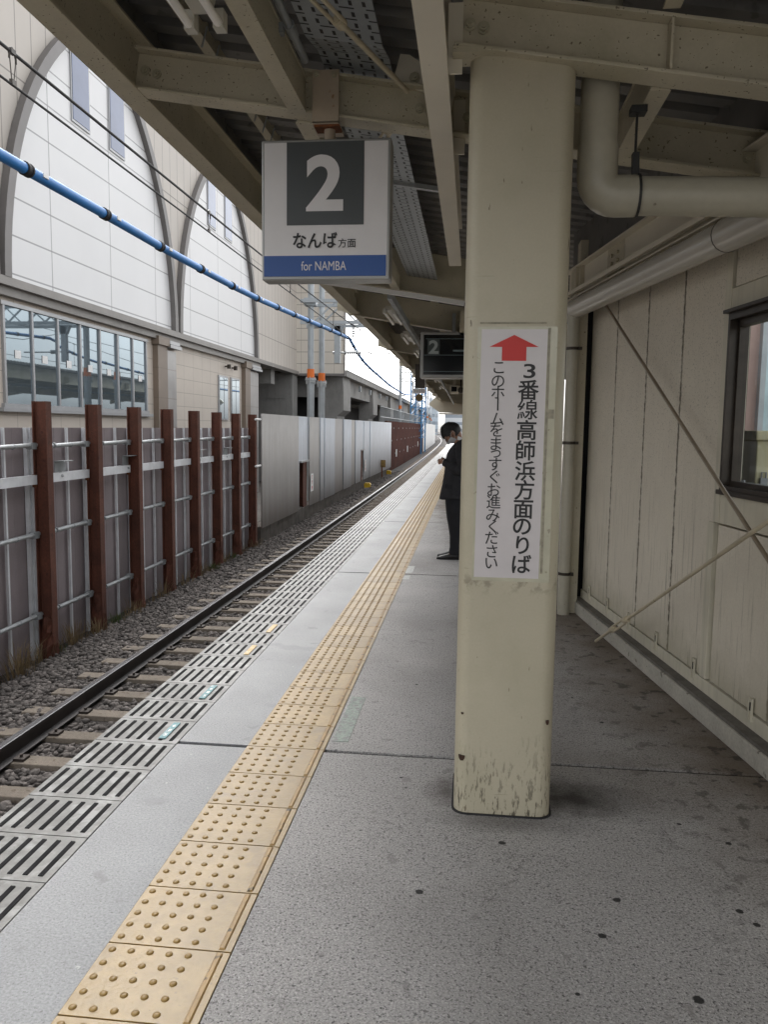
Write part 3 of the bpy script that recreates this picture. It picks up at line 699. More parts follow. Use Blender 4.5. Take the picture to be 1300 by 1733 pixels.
vd = thing('viaduct', 'grey concrete railway viaduct running away behind the barrier', 'viaduct', (-7, 45, -1.4))
def vx(y): return S(y)*.6
mb = MB(); sweep(mb, [(-16, 4.3), (-6.75, 4.3), (-6.75, 4.62), (-16, 4.62)], ysteps(43.5, 200, 12)); mb.build('deck_slab', M['viaduct'], vd)
mb = MB(); sweep(mb, [(-7.9, 3.35), (-7.2, 3.35), (-7.2, 4.3), (-7.9, 4.3)], ysteps(46.5, 200, 12)); sweep(mb, [(-13.2, 3.35), (-12.5, 3.35), (-12.5, 4.3), (-13.2, 4.3)], ysteps(46.5, 200, 12)); mb.build('girder', M['viaduct'], vd)
mb = MB(); sweep(mb, [(-10.4, -1.4), (-10.0, -1.4), (-10.0, 3.2), (-10.4, 3.2)], ysteps(46, 200, 12)); mb.build('back_shade_wall', M['shadewall'], vd)  # dark sheet painting the shade under the deck
for yy in (43.7, 58, 72, 86, 100, 116, 132):
    mb = MB(); mb.prism([(-8.0, -1.4), (-7.3, -1.4), (-7.3, 2.15), (-6.95, 2.45), (-6.95, 3.3), (-7.0, 4.3), (-8.0, 4.3)], lambda u, v, t: (u+S(yy), t, v), yy, yy+2.6)
    mb.box(-13.2+S(yy), -12.4+S(yy), yy, yy+2.2, -1.4, 4.3); mb.box(-12.4+S(yy), -8+S(yy), yy+.6, yy+1.6, 3.2, 4.3)
    mb.build('pier', M['viaduct'], vd)
mb = MB()
for yy in (50, 55, 61, 66): mb.box(-7.2, -7.05, yy, yy+.25, 3.75, 4.1)
mb.build('drain_box', M['galv_dull'], vd)
mb = MB(); sweep(mb, [(-6.80, 4.62), (-6.72, 4.62), (-6.72, 4.66), (-6.80, 4.66)], ysteps(43.5, 200, 12)); mb.build('coping', M['alu_frame'], vd)

# ------------------------------------------------------------------ catenary masts, beams and wires
cm = thing('catenary_mast', 'pair of grey tubular masts with orange bands and a truss arm', 'mast', (-5.6, 28, -1.4))
for px, py in ((-5.6, 27.3), (-5.6, 29.3)):
    mb = MB(); mb.tube([(px, py, -1.4), (px, py, 3.15)], .125, 16); mb.tube([(px, py, 3.15), (px, py, 9.5)], .105, 16)
    o = mb.build('mast_tube', M['steelpole'], cm, smooth=True)
    mb = MB(); mb.tube([(px, py, 3.13), (px, py, 3.20)], .19, 16); mb.tube([(px, py, 3.06), (px, py, 3.12)], .165, 16)
    for k in range(8): a = k*math.pi/4; mb.tube([(px+.16*math.cos(a), py+.16*math.sin(a), 3.0), (px+.16*math.cos(a), py+.16*math.sin(a), 3.25)], .015, 6)
    mb.build('flange', M['galv'], o)
    mb = MB(); mb.tube([(px, py, 3.22), (px, py, 3.52)], .128, 16); mb.build('orange_band', M['orange'], o)
mb = MB()
for yy in (27.0, 28.0):
    mb.bar((-5.9, yy, 5.78), (2.5, yy, 5.78), .09, .11); mb.bar((-5.9, yy, 5.06), (2.5, yy, 5.06), .09, .11)
    x = -5.4
    while x < 2.2:
        mb.bar((x, yy, 5.1), (x+.7, yy, 5.74), .05, .05); mb.bar((x+.7, yy, 5.74), (x+1.4, yy, 5.1), .05, .05); x += 1.4
for x in (-5.5, -4.2, -2.8, -1.4, 0, 1.4): mb.bar((x, 27.0, 5.06), (x, 28, 5.06), .06, .06); mb.bar((x, 27.0, 5.78), (x, 28, 5.78), .06, .06)
mb.box(-5.8, -5.4, 27.1, 27.5, 5.65, 5.9)
mb.build('truss_beam', M['steelpole'], cm)
mb = MB(); mb.bar((-4.7, 27.5, 5.0), (-4.7, 27.5, 3.74), .20, .16, (0, 1, 0)); mb.prism([(-4.95, 5.02), (-4.82, 4.72), (-4.58, 4.72), (-4.45, 5.02)], lambda u, v, t: (u, t, v), 27.42, 27.58)
mb.build('drop_post', M['steelpole'], cm)
mb = MB(); mb.tube([(-4.7, 27.5, 4.1), (-2.84, 27.5, 4.09)], .025, 8)
for k in range(8): mb.tube([(-4.42+.07*k, 27.5, 4.1), (-4.39+.07*k, 27.5, 4.1)], .075, 10)
mb.tube([(-4.86, 27.5, 4.1), (-4.72, 27.5, 4.1)], .05, 8); mb.build('steady_arm', M['galv'], cm)
mb = MB()
mb.tube([(-4.15, 27.5, 5.0), (-4.15, 27.5, 4.62)], .02, 8)
for k in range(4): mb.tube([(-4.15, 27.5, 4.92-.08*k), (-4.15, 27.5, 4.89-.08*k)], .07, 10)
mb.build('insulator', M['galv_dull'], cm)

ow = thing('overhead_line', 'dark overhead contact and messenger wires with small hangers above the track', 'overhead line', (-3.2, 0, 4))
SUPP = [-22.5, 27.5, 70, 112]
def messenger(y):
    for a, b in zip(SUPP[:-1], SUPP[1:]):
        if a <= y <= b: t = (y-a)/(b-a); return 4.07+(.95*(2*t-1)**2 if a > 0 else .42*max(0, (2*t-1))**3+.01)
    return 4.2
mb = MB(); mb.tube([(-3.2+S(y), y, messenger(y)) for y in ysteps(-22, 111, 2.2)], .012, 8); mb.build('messenger_wire', M['wire'], ow)
mb = MB(); mb.tube([(-3.2+S(y), y, 3.865) for y in ysteps(-22, 111, 4)], .009, 8); mb.build('contact_wire', M['wire'], ow)
for k, yy in enumerate((5.42, 9.55, 13.9, 18.3, 22.7, 31, 36, 41, 47, 53, 60)):
    zz = messenger(yy); mb = MB(); x = -3.2+S(yy)
    mb.tube([(x, yy-.03, zz+.012), (x, yy, zz+.03), (x, yy+.03, zz+.012), (x, yy+.045, zz-.03), (x, yy+.045, zz-.06)], .008, 6)
    mb.tube([(x, yy-.03, zz+.012), (x, yy-.035, zz-.05)], .008, 6); mb.tube([(x, yy-.028, zz-.05), (x, yy-.012, 3.89)], .004, 5); mb.tube([(x, yy+.04, zz-.06), (x, yy+.012, 3.89)], .004, 5)
    mb.box(x-.012, x+.012, yy-.025, yy+.025, 3.862, 3.90); mb.box(x-.014, x+.014, yy-.028, yy+.028, zz-.012, zz+.02)
    mb.build('hanger', M['sash'], ow)
mb = MB(); mb.tube([(-2.5+S(y), y, 5.0+.2*((y-48)/20)**2) for y in ysteps(28, 70, 3)], .012, 6); mb.build('feeder_wire', M['wire'], ow)

bc = thing('cable_duct', 'bright blue sheathed cable with black clamps sloping along the track', 'cable', (-4.2, 10, 3.9))
tp_ = [(-12, 3.95), (0, 3.9), (4, 3.9), (7, 3.905), (9, 3.917), (10.6, 3.915), (12.2, 3.935), (13.9, 3.962), (15.5, 4.01), (18.7, 4.15), (23.4, 4.37), (26.9, 4.52)]
def tube_z(y): return float(np.interp(y, [p[0] for p in tp_], [p[1] for p in tp_]))
mb = MB(); mb.tube([(-4.2, y, tube_z(y)) for y in ysteps(-12, 26.9, .8)], .053, 16); mb.build('sheath', M['blue'], bc, smooth=True)
for k in range(13):
    yy = 7.28+1.60*k
    if yy > 26.8: break
    z = tube_z(yy); mb = MB(); mb.tube([(-4.2, yy-.055, z-.003), (-4.2, yy+.055, z+.003)], .059, 14); mb.tube([(-4.2, yy-.045, z), (-4.2, yy-.025, z)], .066, 14); mb.tube([(-4.2, yy+.025, z), (-4.2, yy+.045, z)], .066, 14)
    mb.build('clamp', M['rubber'], bc, smooth=True)
    mb = MB(); mb.box(-4.150, -4.136, yy+.20, yy+.29, z-.008, z+.03); mb.build('marker_tag', M['white'], bc)
dc = thing('sagging_cable', 'blue cable sagging from the insulator toward the far mast', 'cable', (-4.2, 27, 4.5))
cpts = [(-4.2, 26.95, 4.51), (-4.2, 29.6, 4.13), (-4.2, 32.2, 3.95), (-4.2, 35.2, 3.84), (-4.22, 40.3, 3.68), (-4.3, 46, 3.66), (-4.6, 54, 3.78), (-5.4, 69.5, 4.4)]
def smooth_pts(P_, m=5):
    out = []
    for i in range(len(P_)-1):
        p0, p1, p2, p3 = [Vector(P_[max(0, min(len(P_)-1, i+k))]) for k in (-1, 0, 1, 2)]
        for j in range(m):
            t = j/m; out.append(.5*((2*p1)+(p2-p0)*t+(2*p0-5*p1+4*p2-p3)*t*t+(3*p1-p0-3*p2+p3)*t**3))
    out.append(Vector(P_[-1])); return out
sp = smooth_pts(cpts); mb = MB(); mb.tube(sp, .05, 8); mb.build('sheath', M['blue'], dc, smooth=True)
mb = MB()
for k in range(2, len(sp)-1, 2): mb.tube([sp[k], sp[k]+(sp[k+1]-sp[k]).normalized()*.12], .062, 8)
mb.build('clamps', M['rubber'], dc)

def gantry(y, lab, h=8.5, x0=-6.0, x1=5.5, m_='farsteel', r=.13):
    t = thing('catenary_gantry', lab, 'gantry', (x0+S(y), y, -1.4), 'overhead line gantries receding along the track')
    s = S(y)-(max(0, y-120)**2)*1.1e-4
    for x in (x0, x1):
        mb = MB(); mb.tube([(x+s, y, -1.4), (x+s, y, h)], r, 10)
        for k in range(6): z = 4.4+k*.75; mb.bar((x+s-.4, y, z), (x+s+.4, y, z), .05, .05)
        o = mb.build('mast', M[m_], t, smooth=True)
        mb = MB(); mb.tube([(x+s, y, 3.2), (x+s, y, 3.5)], r+.01, 10); mb.build('orange_band', M['orange'], o)
    mb = MB()
    for z in (5.6, 6.4): mb.bar((x0+s, y, z), (x1+s, y, z), .08, .08)
    x = x0
    while x < x1-.7: mb.bar((x+s, y, 5.6), (x+s+.7, y, 6.4), .05, .05); mb.bar((x+s+.7, y, 6.4), (x+s+1.4, y, 5.6), .05, .05); x += 1.4
    mb.tube([(x0+s, y, 4.35), (x0+s+2.6, y, 4.3)], .03, 6); mb.bar((x0+s+1.1, y, 5.6), (x0+s+1.1, y, 4.0), .12, .12)
    mb.build('truss', M[m_], t)
for yy, lab in ((71, 'grey catenary gantry with orange band, nearest beyond the viaduct corner'), (112, 'pale catenary gantry second along the curving track'), (136, 'pale catenary gantry third along the curving track'),
                (160, 'pale catenary gantry fourth along the curving track'), (190, 'pale catenary gantry fifth along the curving track'), (225, 'pale catenary gantry farthest along the curving track')):
    gantry(yy, lab, m_='steelpole' if yy < 100 else 'farsteel')
# blue lattice tower
bt = thing('lattice_tower', 'blue steel lattice tower standing behind the brown barrier', 'tower', (-5.9, 88, -1.4))
mb = MB(); xs = (-6.5, -5.35); ysx = (84, 91)
for x in xs:
    for yy in ysx: mb.bar((x, yy, -1.4), (x, yy, 8.6), .14, .14, (0, 1, 0))
z = .5
while z < 8.4:
    for yy in ysx: mb.bar((xs[0], yy, z), (xs[1], yy, z), .07, .07); mb.bar((xs[0], yy, z), (xs[1], yy, z+.8), .05, .05)
    for x in xs: mb.bar((x, ysx[0], z), (x, ysx[1], z), .07, .07); mb.bar((x, ysx[0], z), (x, ysx[1], z+.8), .05, .05)
    z += .8
mb.build('lattice', M['bluesteel'], bt)
mb = MB(); mb.box(-6.0, -5.8, 85, 85.2, 0, 8.2); mb.build('white_pipe', M['white'], bt)

# distant buildings, each its own thing
M['farwall'] = [mat('distant_wall_%s' % n, c, .7, var=.06, vs=.2, hook=lambda o, K: lines(o, K, [(2, 3.1, .2, 1.3)], (.22, .26, .31), .8)) for n, c in (('white', (.66, .68, .70)), ('blue', (.42, .50, .58)), ('beige', (.58, .54, .48)))]
def block(x, y, wx, wy, h, k, lab):
    t = thing('distant_building', lab, 'building', (x, y, -1.4), 'buildings far down the line')
    mb = MB(); mb.box(x-wx/2, x+wx/2, y, y+wy, -1.4, h); mb.build('wall', M['farwall'][k], t)
    mb = MB(); mb.box(x-wx/2-.2, x+wx/2+.2, y-.2, y+wy+.2, h, h+.5); mb.box(x-wx/4, x, y+2, y+5, h+.5, h+2.2); mb.build('roof', M['galv'], t)
block(-22, 330, 14, 20, 9.5, 1, 'blue-grey distant block, left of the curving rails')
block(-6, 350, 12, 16, 7.5, 0, 'white distant block straight ahead at the end of the track')
block(8, 360, 14, 16, 11, 1, 'taller bluish distant block right of the track end')
block(-40, 380, 16, 18, 12, 2, 'beige distant block farthest left beyond the curve')
lc = thing('level_barrier', 'white fence rails across the far end of the track', 'fence', (-6, 175, -1))
mb = MB()
for z in (-.1, .5): mb.bar((-14, 180, z), (4, 180, z), .15, .15)
for k in range(10): mb.bar((-14+2*k, 180, -1.4), (-14+2*k, 180, .6), .12, .12)
mb.build('rails', M['white'], lc)

# ------------------------------------------------------------------ platform canopy
def zb(x): return 2.93-.16*x            # underside of the sloping cross beams
cn = thing('platform_canopy', 'cream steel canopy with sloping beams and a dark ribbed roof deck over the platform', 'canopy', (-.17, 3, 0))
def deck(y0, y1, x0, x1, lift, name='roof_deck'):
    mb = MB(); pts = []; y = y0; P_ = .20
    while y < y1-.01:
        for dy, dz in ((0, 0), (.085, 0), (.105, .05), (.165, .05), (.185, 0)): pts.append((min(y+dy, y1), dz))
        y += P_
    rings = []
    for x in (x0, (x0+x1)/2, x1): rings.append([(x+S(y), y, zb(x)+lift+dz) for y, dz in pts]+[(x+S(y), y, zb(x)+lift+.06+dz) for y, dz in reversed(pts)])
    return mb.loft(rings).build(name, M['deck'], cn)
deck(-.3, 9.0, -1.86, 2.7, .46); deck(8.9, 52, -1.95, 2.7, .50)
mb = MB(); mb.box(-1.80, -1.785, -.3, 9, 3.50, 3.76); mb.build('edge_closure', M['deck'], cn)
# left edge beam
def slope_beam(y, x0, x1, h=.2, w=.125, dz=0.): 
    mb = MB(); mb.ibeam((x0+S(y), y, zb(x0)+dz), (x1+S(y), y, zb(x1)+dz), h, w, .013, .01, (0, 0, 1)); return mb
mb = MB(); mb.ibeam((-1.745, -.3, 3.195), (-1.745, 11.6, 3.195), .30, .13, .014, .01); mb.build('edge_beam', M['cream'], cn, bevel=.002)
mb = MB(); mb.bar((-1.46, -.3, 3.60), (-1.46, 9, 3.60), .06, .10)
mb.build('deck_purlin', M['cream'], cn)
mb = MB()
for k in range(46): yy = 1.0+.2*k; mb.bar((-1.41, yy, 3.60), (-1.44, yy, 3.50), .008, .008)
mb.build('deck_hook', M['galv'], cn)['kind'] = 'stuff'
mb = MB(); sweep(mb, [(-1.81, 3.22), (-1.68, 3.22), (-1.68, 3.235), (-1.74, 3.235), (-1.74, 3.45), (-1.81, 3.45)], ysteps(11.6, 52, 5)); sweep(mb, [(-1.81, 3.45), (-1.79, 3.45), (-1.79, 3.80), (-1.81, 3.80)], ysteps(9.05, 52, 5)); mb.build('edge_beam', M['cream'], cn)
# girder over the pillars, with its cut end
mb = MB(); mb.ibeam((-.168, -.3, 2.85), (-.168, 6.55, 2.85), .30, .098, .014, .012)
for yy in (3.12, 4.0): mb.box(-.125, -.07, yy-.006, yy+.006, 2.87, 3.12)
gd = mb.build('girder', M['cream_light'], cn, bevel=.002)
mb = MB(); sweep(mb, [(-.2, 2.78), (-.05, 2.78), (-.05, 3.2), (-.2, 3.2)], ysteps(11.5, 52, 5)); mb.build('girder', M['cream'], cn)
def bolts(pts, parent, r=.016, ax=(0, -1, 0)):
    a = Vector(ax)
    for p in pts:
        p = Vector(p); mb = MB(); mb.tube([p, p+a*.006, p+a*.0061, p+a*.018, p+a*.0181, p+a*.026], [r*1.5, r*1.5, r, r, r*.6, r*.55], 8); mb.build('bolt', M['bolt'], parent)
# cross beams near the camera
b1 = slope_beam(3.12, -.10, 1.52).build('cross_beam', M['cream'], cn, bevel=.002)
mb = MB(); mb.box(.665, .674, 3.055, 3.11, zb(.67)+.014, zb(.67)+.186); mb.build('stiffener', M['cream'], b1)
mb = MB(); mb.prism([(-.105, zb(-.1)), (.06, zb(.06)), (-.105, zb(-.1)-.025)], lambda u, v, t: (u, t, v), 3.06, 3.18); mb.build('gusset', M['cream'], b1)
bolts([(-.045, 3.112, zb(-.05)+.10), (.005, 3.112, zb(0)+.095)], b1)
b2 = slope_beam(4.0, -1.72, -.19).build('cross_beam', M['cream'], cn, bevel=.002)
bolts([(-1.66, 3.992, zb(-1.66)+.11), (-1.60, 3.992, zb(-1.6)+.10), (-.29, 3.992, zb(-.29)+.11), (-.24, 3.992, zb(-.24)+.10)], b2)
mb = MB(); mb.prism([(-.42, zb(-.42)+.21), (-.21, zb(-.21)+.17), (-.21, zb(-.21)+.27), (-.34, zb(-.34)+.34), (-.385, zb(-.38)+.34)], lambda u, v, t: (u, t, v), 3.975, 3.985); mb.build('gusset', M['cream_light'], b2)
bolts([(-.315, 3.975, zb(-.3)+.24)], b2, .018)
b3 = slope_beam(4.0, -.155, 1.42).build('cross_beam', M['cream'], cn, bevel=.002)
bolts([(-.06, 3.992, zb(-.05)+.10), (1.24, 3.992, zb(1.24)+.09)], b3)
slope_beam(-.2, -1.72, 2.0).build('cross_beam', M['cream'], cn); 0
# deep plate beam where the first roof ends
mb = MB(); mb.prism([(-1.78, zb(-1.78)), (1.0, zb(1.0)), (1.0, zb(1)+.62), (-.9, zb(-.9)+.60), (-1.78, zb(-1.78)+.40)], lambda u, v, t: (u, t, v), 9.0, 9.03); mb.bar((-1.78, 9.0, zb(-1.78)+.01), (1.0, 9.0, zb(1)+.01), .14, .016, (0, 0, 1))
mb.build('end_plate', M['cream'], cn)
for yy in [11.9, 17.2, 22.4, 27.6, 32.8, 38.0, 43.2, 48.4]:
    s = S(yy); h = .36; mb = MB()
    mb.prism([(-1.97+s, zb(-1.97)+.03), (-1.85+s, zb(-1.85)), (1.6+s, zb(1.6)), (1.6+s, zb(1.6)+h), (-1.75+s, zb(-1.75)+h), (-1.97+s, zb(-1.97)+.27)], lambda u, v, t: (u, t, v), yy, yy+.02)
    mb.bar((-1.85+s, yy, zb(-1.85)-.006), (1.6+s, yy, zb(1.6)-.006), .15, .014); mb.bar((-1.98+s, yy, zb(-1.97)+.03), (-1.98+s, yy, zb(-1.97)+.28), .10, .012, (0, 1, 0))
    b = mb.build('cross_beam', M['cream'], cn)
    bolts([(-1.80+s, yy, zb(-1.8)+.12), (-1.80+s, yy, zb(-1.8)+.22), (-.22+s, yy, zb(0)+.1), (-.22+s, yy, zb(0)+.17), (-.22+s, yy, zb(0)+.24), (-.22+s, yy, zb(0)+.31)], b, .018)
s = S(51); mb = MB(); mb.prism([(-2.6+s, 3.05), (-1.9+s, 2.55), (.6+s, 2.45), (.6+s, 3.3), (-2.1+s, 3.55)], lambda u, v, t: (u, t, v), 51, 51.2); mb.box(-1.9+s, .6+s, 50.9, 51.25, 2.42, 2.5); mb.build('end_plate', M['cream_light'], cn)
# purlins
def purlin(x, y0, y1, w=.082, h=.17, up=0., m_='cream'):
    mb = MB(); mb.ibeam((x, y0, zb(x)+up), (x, y1, zb(x)+up), h, w, .010, w-.012); return mb.build('purlin', M[m_], cn)
purlin(-.872, -.3, 3.94, up=-.012); purlin(-.872, 4.06, 8.95, up=-.012)
purlin(.665, 3.19, 3.93, w=.078, up=-.006); purlin(.66, -.1, 3.05, w=.06, h=.12, up=.21)
for x in (-1.3, -.6, .2): 
    mb = MB(); sweep(mb, [(x-.04, zb(x)+.36), (x+.04, zb(x)+.36), (x+.04, zb(x)+.49), (x-.04, zb(x)+.49)], ysteps(9.1, 52, 5)); mb.build('purlin', M['cream'], cn)
# turnbuckle braces in the roof plane
def brace(p0, p1, t0, lab=None):
    p0, p1 = Vector(p0), Vector(p1); d, a, b = basis(p1-p0); L_ = (p1-p0).length
    m = p0+d*t0; e = m+d*.34
    mb = MB(); mb.tube([p0, m+d*.04], .012, 10); mb.tube([e-d*.04, p1], .012, 10)
    o = mb.build('brace_rod', M['rod'], cn, smooth=True)
    mb = MB()
    for k in (-1, 1): mb.tube([m+a*.02*k, e+a*.02*k], .0085, 8)
    mb.tube([m-d*.01, m+d*.03], .024, 10); mb.tube([e-d*.03, e+d*.01], .024, 10)
    mb.build('turnbuckle', M['rod'], o, smooth=True)
brace((-1.30, 1.0, 3.15), (-.335, 3.83, 3.10), 2.0)
brace((-.40, 4.1, 3.10), (-1.5, 7.4, 3.22), .22)

# perforated cable tray and conduits
def tray_hook(out, K):
    x, y, z = sep(K)
    fx_ = K['math']('FRACT', K['math']('DIVIDE', K['math']('ADD', x, 5.0), .054)); fy_ = K['math']('FRACT', K['math']('DIVIDE', K['math']('ADD', y, 10.0), .088))
    m1 = K['math']('MULTIPLY', K['math']('LESS_THAN', fx_, .26), K['math']('LESS_THAN', fy_, .42))
    gx = K['math']('FRACT', K['math']('DIVIDE', K['math']('ADD', x, 5.0), .108))
    m2 = K['math']('MULTIPLY', K['math']('LESS_THAN', K['math']('ABSOLUTE', K['math']('SUBTRACT', gx, .38)), .28), K['math']('LESS_THAN', K['math']('ABSOLUTE', K['math']('SUBTRACT', fy_, .66)), .06))
    return K['mix'](K['math']('MAXIMUM', m1, m2), out, (.012, .012, .012))
M['tray'] = mat('perforated_tray', (.36, .385, .40), .42, .35, var=.10, vs=6, hook=tray_hook)
ct = thing('cable_tray', 'grey perforated steel cable tray under the roof deck', 'cable tray', (-.58, 4, 3.3))
mb = MB(); tz = lambda x, y: zb(x)+(.20 if not 3.72 < y < 4.12 else .225)
for x0 in (-.75,):
    rings = []
    for y in (-.2, 3.55, 3.82, 4.16, 4.4, 8.95):
        up = .24 if 3.7 < y < 4.3 else .175
        rings.append([(-.755, y, zb(-.755)+up), (-.42, y, zb(-.42)+up), (-.42, y, zb(-.42)+up+.004), (-.755, y, zb(-.755)+up+.004)])
    mb.loft(rings)
mb.build('tray_sheet', M['tray'], ct)
mb = MB()
for y in (5.5,): mb.bar((-1.0, y, zb(-1.0)+.17), (-.18, y, zb(-.18)+.17), .04, .03)
mb.build('support_bar', M['galv'], ct)
for x, r, lab in ((-.99, .016, 'grey conduit pipe outside the roof purlin'), (-.80, .017, 'grey conduit pipe between purlin and cable tray')):
    mb = MB(); yy = [-.2, .5, 1, 3, 3.6] if x < -.9 else [-.2, .5, 2, 3.75]
    mb.tube([(x, y, zb(x)+.16) for y in yy]+([(x, 8.8, zb(x)+.16)] if x < -.9 else []), r, 10)
    if x > -.9:
        for y in (2.72, 3.42): mb.tube([(x, y, zb(x)+.16), (x, y+.1, zb(x)+.16)], r*1.35, 10)
        mb.box(x-.10, x-.02, 3.40, 3.44, zb(x)+.12, zb(x)+.16)
    tag(mb.build('conduit', M['galv_dull'], smooth=True), lab, 'conduit', 'conduits under the roof')
mb = MB(); mb.bar((-1.86, 8.8, zb(-1.86)-.06), (-.12, 8.8, zb(-.12)-.05), .07, .045)
tag(mb.build('light_trunking', M['white']), 'long white trunking crossing under the end of the near roof', 'trunking')

def lamp(y0, y1, x, z, lab, grp):
    t = thing('fluorescent_lamp', lab, 'lamp', (x, (y0+y1)/2, z), grp)
    mb = MB(); mb.prism([(-.035, 0), (.035, 0), (.05, .055), (-.05, .055)], lambda u, v, w_: (x+u, w_, z+.03+v), y0+.05, y1-.05); mb.build('housing', M['lampbody'], t)
    for s_ in (-.055, .055):
        mb = MB(); mb.tube([(x+s_, y0+.02, z), (x+s_, y1-.02, z)], .016, 12); tb = mb.build('tube', M['tube'], t, smooth=True)
        for y in (y0, y1-.05): mb = MB(); mb.box(x+s_-.02, x+s_+.02, y, y+.05, z-.016, z+.05); mb.build('socket', M['lampbody'], tb)
lamp(1.84, 3.03, -1.015, 3.02, 'twin-tube fluorescent lamp nearest the camera under the roof', 'fluorescent lamps under the canopy')
for k, (yy, nm) in enumerate(((10.0, 'twin-tube fluorescent lamp second along the platform, beyond the number sign'), (12.6, 'twin-tube fluorescent lamp third along, left of the dark display'), (15.2, 'twin-tube lamp fourth along under the far roof'), (18.0, 'twin-tube lamp fifth along under the far roof'), (21, 'twin-tube lamp sixth along under the far roof'), (24, 'twin-tube lamp seventh along under the far roof'), (28, 'twin-tube lamp eighth along under the far roof'))):
    lamp(yy, yy+1.15, -1.06+S(yy), 2.98, nm, 'fluorescent lamps under the canopy')
mb = MB(); sweep(mb, [(-.985, 3.0), (-.935, 3.0), (-.935, 3.09), (-.985, 3.09)], ysteps(9.1, 50, 5)); tag(mb.build('lamp_trunking', M['galv_dull']), 'dark lamp trunking running along under the far roof', 'trunking')

# ------------------------------------------------------------------ pillar and its paper sign
def rrect(x0, x1, y0, y1, r, n=7):
    out = []
    for cx, cy, a0 in ((x1-r, y1-r, 0), (x0+r, y1-r, 90), (x0+r, y0+r, 180), (x1-r, y0+r, 270)):
        for k in range(n+1): a = R(a0+90*k/n); out.append((cx+r*math.cos(a), cy+r*math.sin(a)))
    return out
pl = thing('platform_pillar', 'cream painted steel pillar with rounded corners and chipped paint', 'pillar', (.155, 3.3, 0))
mb = MB(); rr_ = rrect(-.040, .350, 3.10, 3.50, .055)
mb.loft([[(x, y, z) for x, y in rr_] for z in (0, .5, 1, 1.5, 2, 2.5, 2.93)]); sh = mb.build('shaft', M['pillar'], pl, smooth=True)
mb = MB(); o_ = rrect(-.048, .358, 3.092, 3.508, .06); mb.loft([[(x, y, z) for x, y in o_] for z in (-.01, .006)]); mb.build('base_seal', M['rubber'], pl)
M['chip'] = mat('rust_chip', (.05, .025, .015), .9, var=.3, vs=60)
mb = MB()
for cx, cz, sx, sz in ((-.010, .235, .012, .016), (.325, .40, .006, .012), (-.012, .42, .005, .005)):
    yy = 3.1185 if cx < 0 else 3.116
    pts = [(cx+sx*math.cos(t)*(1+.4*math.sin(3*t)), cz+sz*math.sin(t)*(1+.35*math.cos(2*t))) for t in [2*math.pi*k/10 for k in range(10)]]
    mb.prism(pts, lambda u, v, t: (u, t, v), yy-.018, yy)
mb.build('paint_chip', M['chip'], sh)
ds = thing('direction_notice', 'laminated paper notice with red arrow and two columns of Japanese on the pillar', 'notice', (.15, 3.098, 1.46))
def notice(u, v, d=0.):       # u 0..1 across, v 0..1 up, slight lean of the taped sheet
    x = .020+.007*v+u*(.2505-.0025*v); return (x, 3.0985-d, .979+.956*v)
mb = MB(); mb.add([notice(0, 0), notice(1, 0), notice(1, 1), notice(0, 1), notice(0, 0, -.0015), notice(1, 0, -.0015), notice(1, 1, -.0015), notice(0, 1, -.0015)], [(0, 1, 2, 3), (7, 6, 5, 4), (0, 4, 5, 1), (1, 5, 6, 2), (2, 6, 7, 3), (3, 7, 4, 0)])
mb.build('sheet', M['paper'], ds)
mb = MB(); mb.box(.012, .312, 3.0992, 3.1005, .965, 1.945); mb.build('clear_film', M['tape'], ds)
mb = MB(); mb.box(.276, .286, 3.0988, 3.0996, 1.0, 1.94); mb.box(.02, .27, 3.0988, 3.0996, 1.955, 1.962); mb.box(.278, .308, 3.0985, 3.0997, 1.60, 1.635); mb.build('tape_residue', mat('tape_residue', (.27, .245, .18), .5, var=.3, vs=40), ds)
mb = MB(); mb.add([(x, 3.0972, z) for x, z in ((.150, 1.914), (.057, 1.869), (.105, 1.869), (.105, 1.817), (.197, 1.817), (.197, 1.869), (.243, 1.869))], [(0, 1, 2, 6), (2, 3, 4, 5)])
mb.add([(x, 3.0972, z) for x, z in ((.105, 1.869), (.197, 1.869), (.197, 1.8691))], [(0, 1, 2)]); mb.build('arrow', M['red'], ds)
mb = MB(); fnn = lambda u, v: (u, 3.0970, v)
for ch, x, z in zip('3番線高師浜方面のりば', (.211, .209, .208, .207, .206, .206, .205, .204, .201, .205, .204), (1.779, 1.708, 1.634, 1.556, 1.478, 1.399, 1.326, 1.250, 1.183, 1.110, 1.036)):
    if ch == '3': letter(mb, ch, x, z, fnn, height=.054, width=.045, bold=.012)
    else: letter(mb, ch, x, z, fnn, em=.081, bold=.008 if ch in '線' else .016)
mb.build('lettering', M['ink'], ds)
mb = MB()
for k, (ch, x, z) in enumerate(zip('このホームをまっすぐお進みください', (.095, .093, .094, .095, .094, .092, .092, .092, .091, .091, .089, .089, .088, .088, .086, .088, .087),
                          (1.791, 1.740, 1.698, 1.652, 1.597, 1.554, 1.502, 1.463, 1.423, 1.374, 1.324, 1.277, 1.224, 1.180, 1.136, 1.083, 1.035))):
    letter(mb, ch, x, z, fnn, em=.058 if ch != 'っ' else .055, bold=.004, rot=(ch == 'ー'))
mb.build('small_lettering', M['ink'], ds)

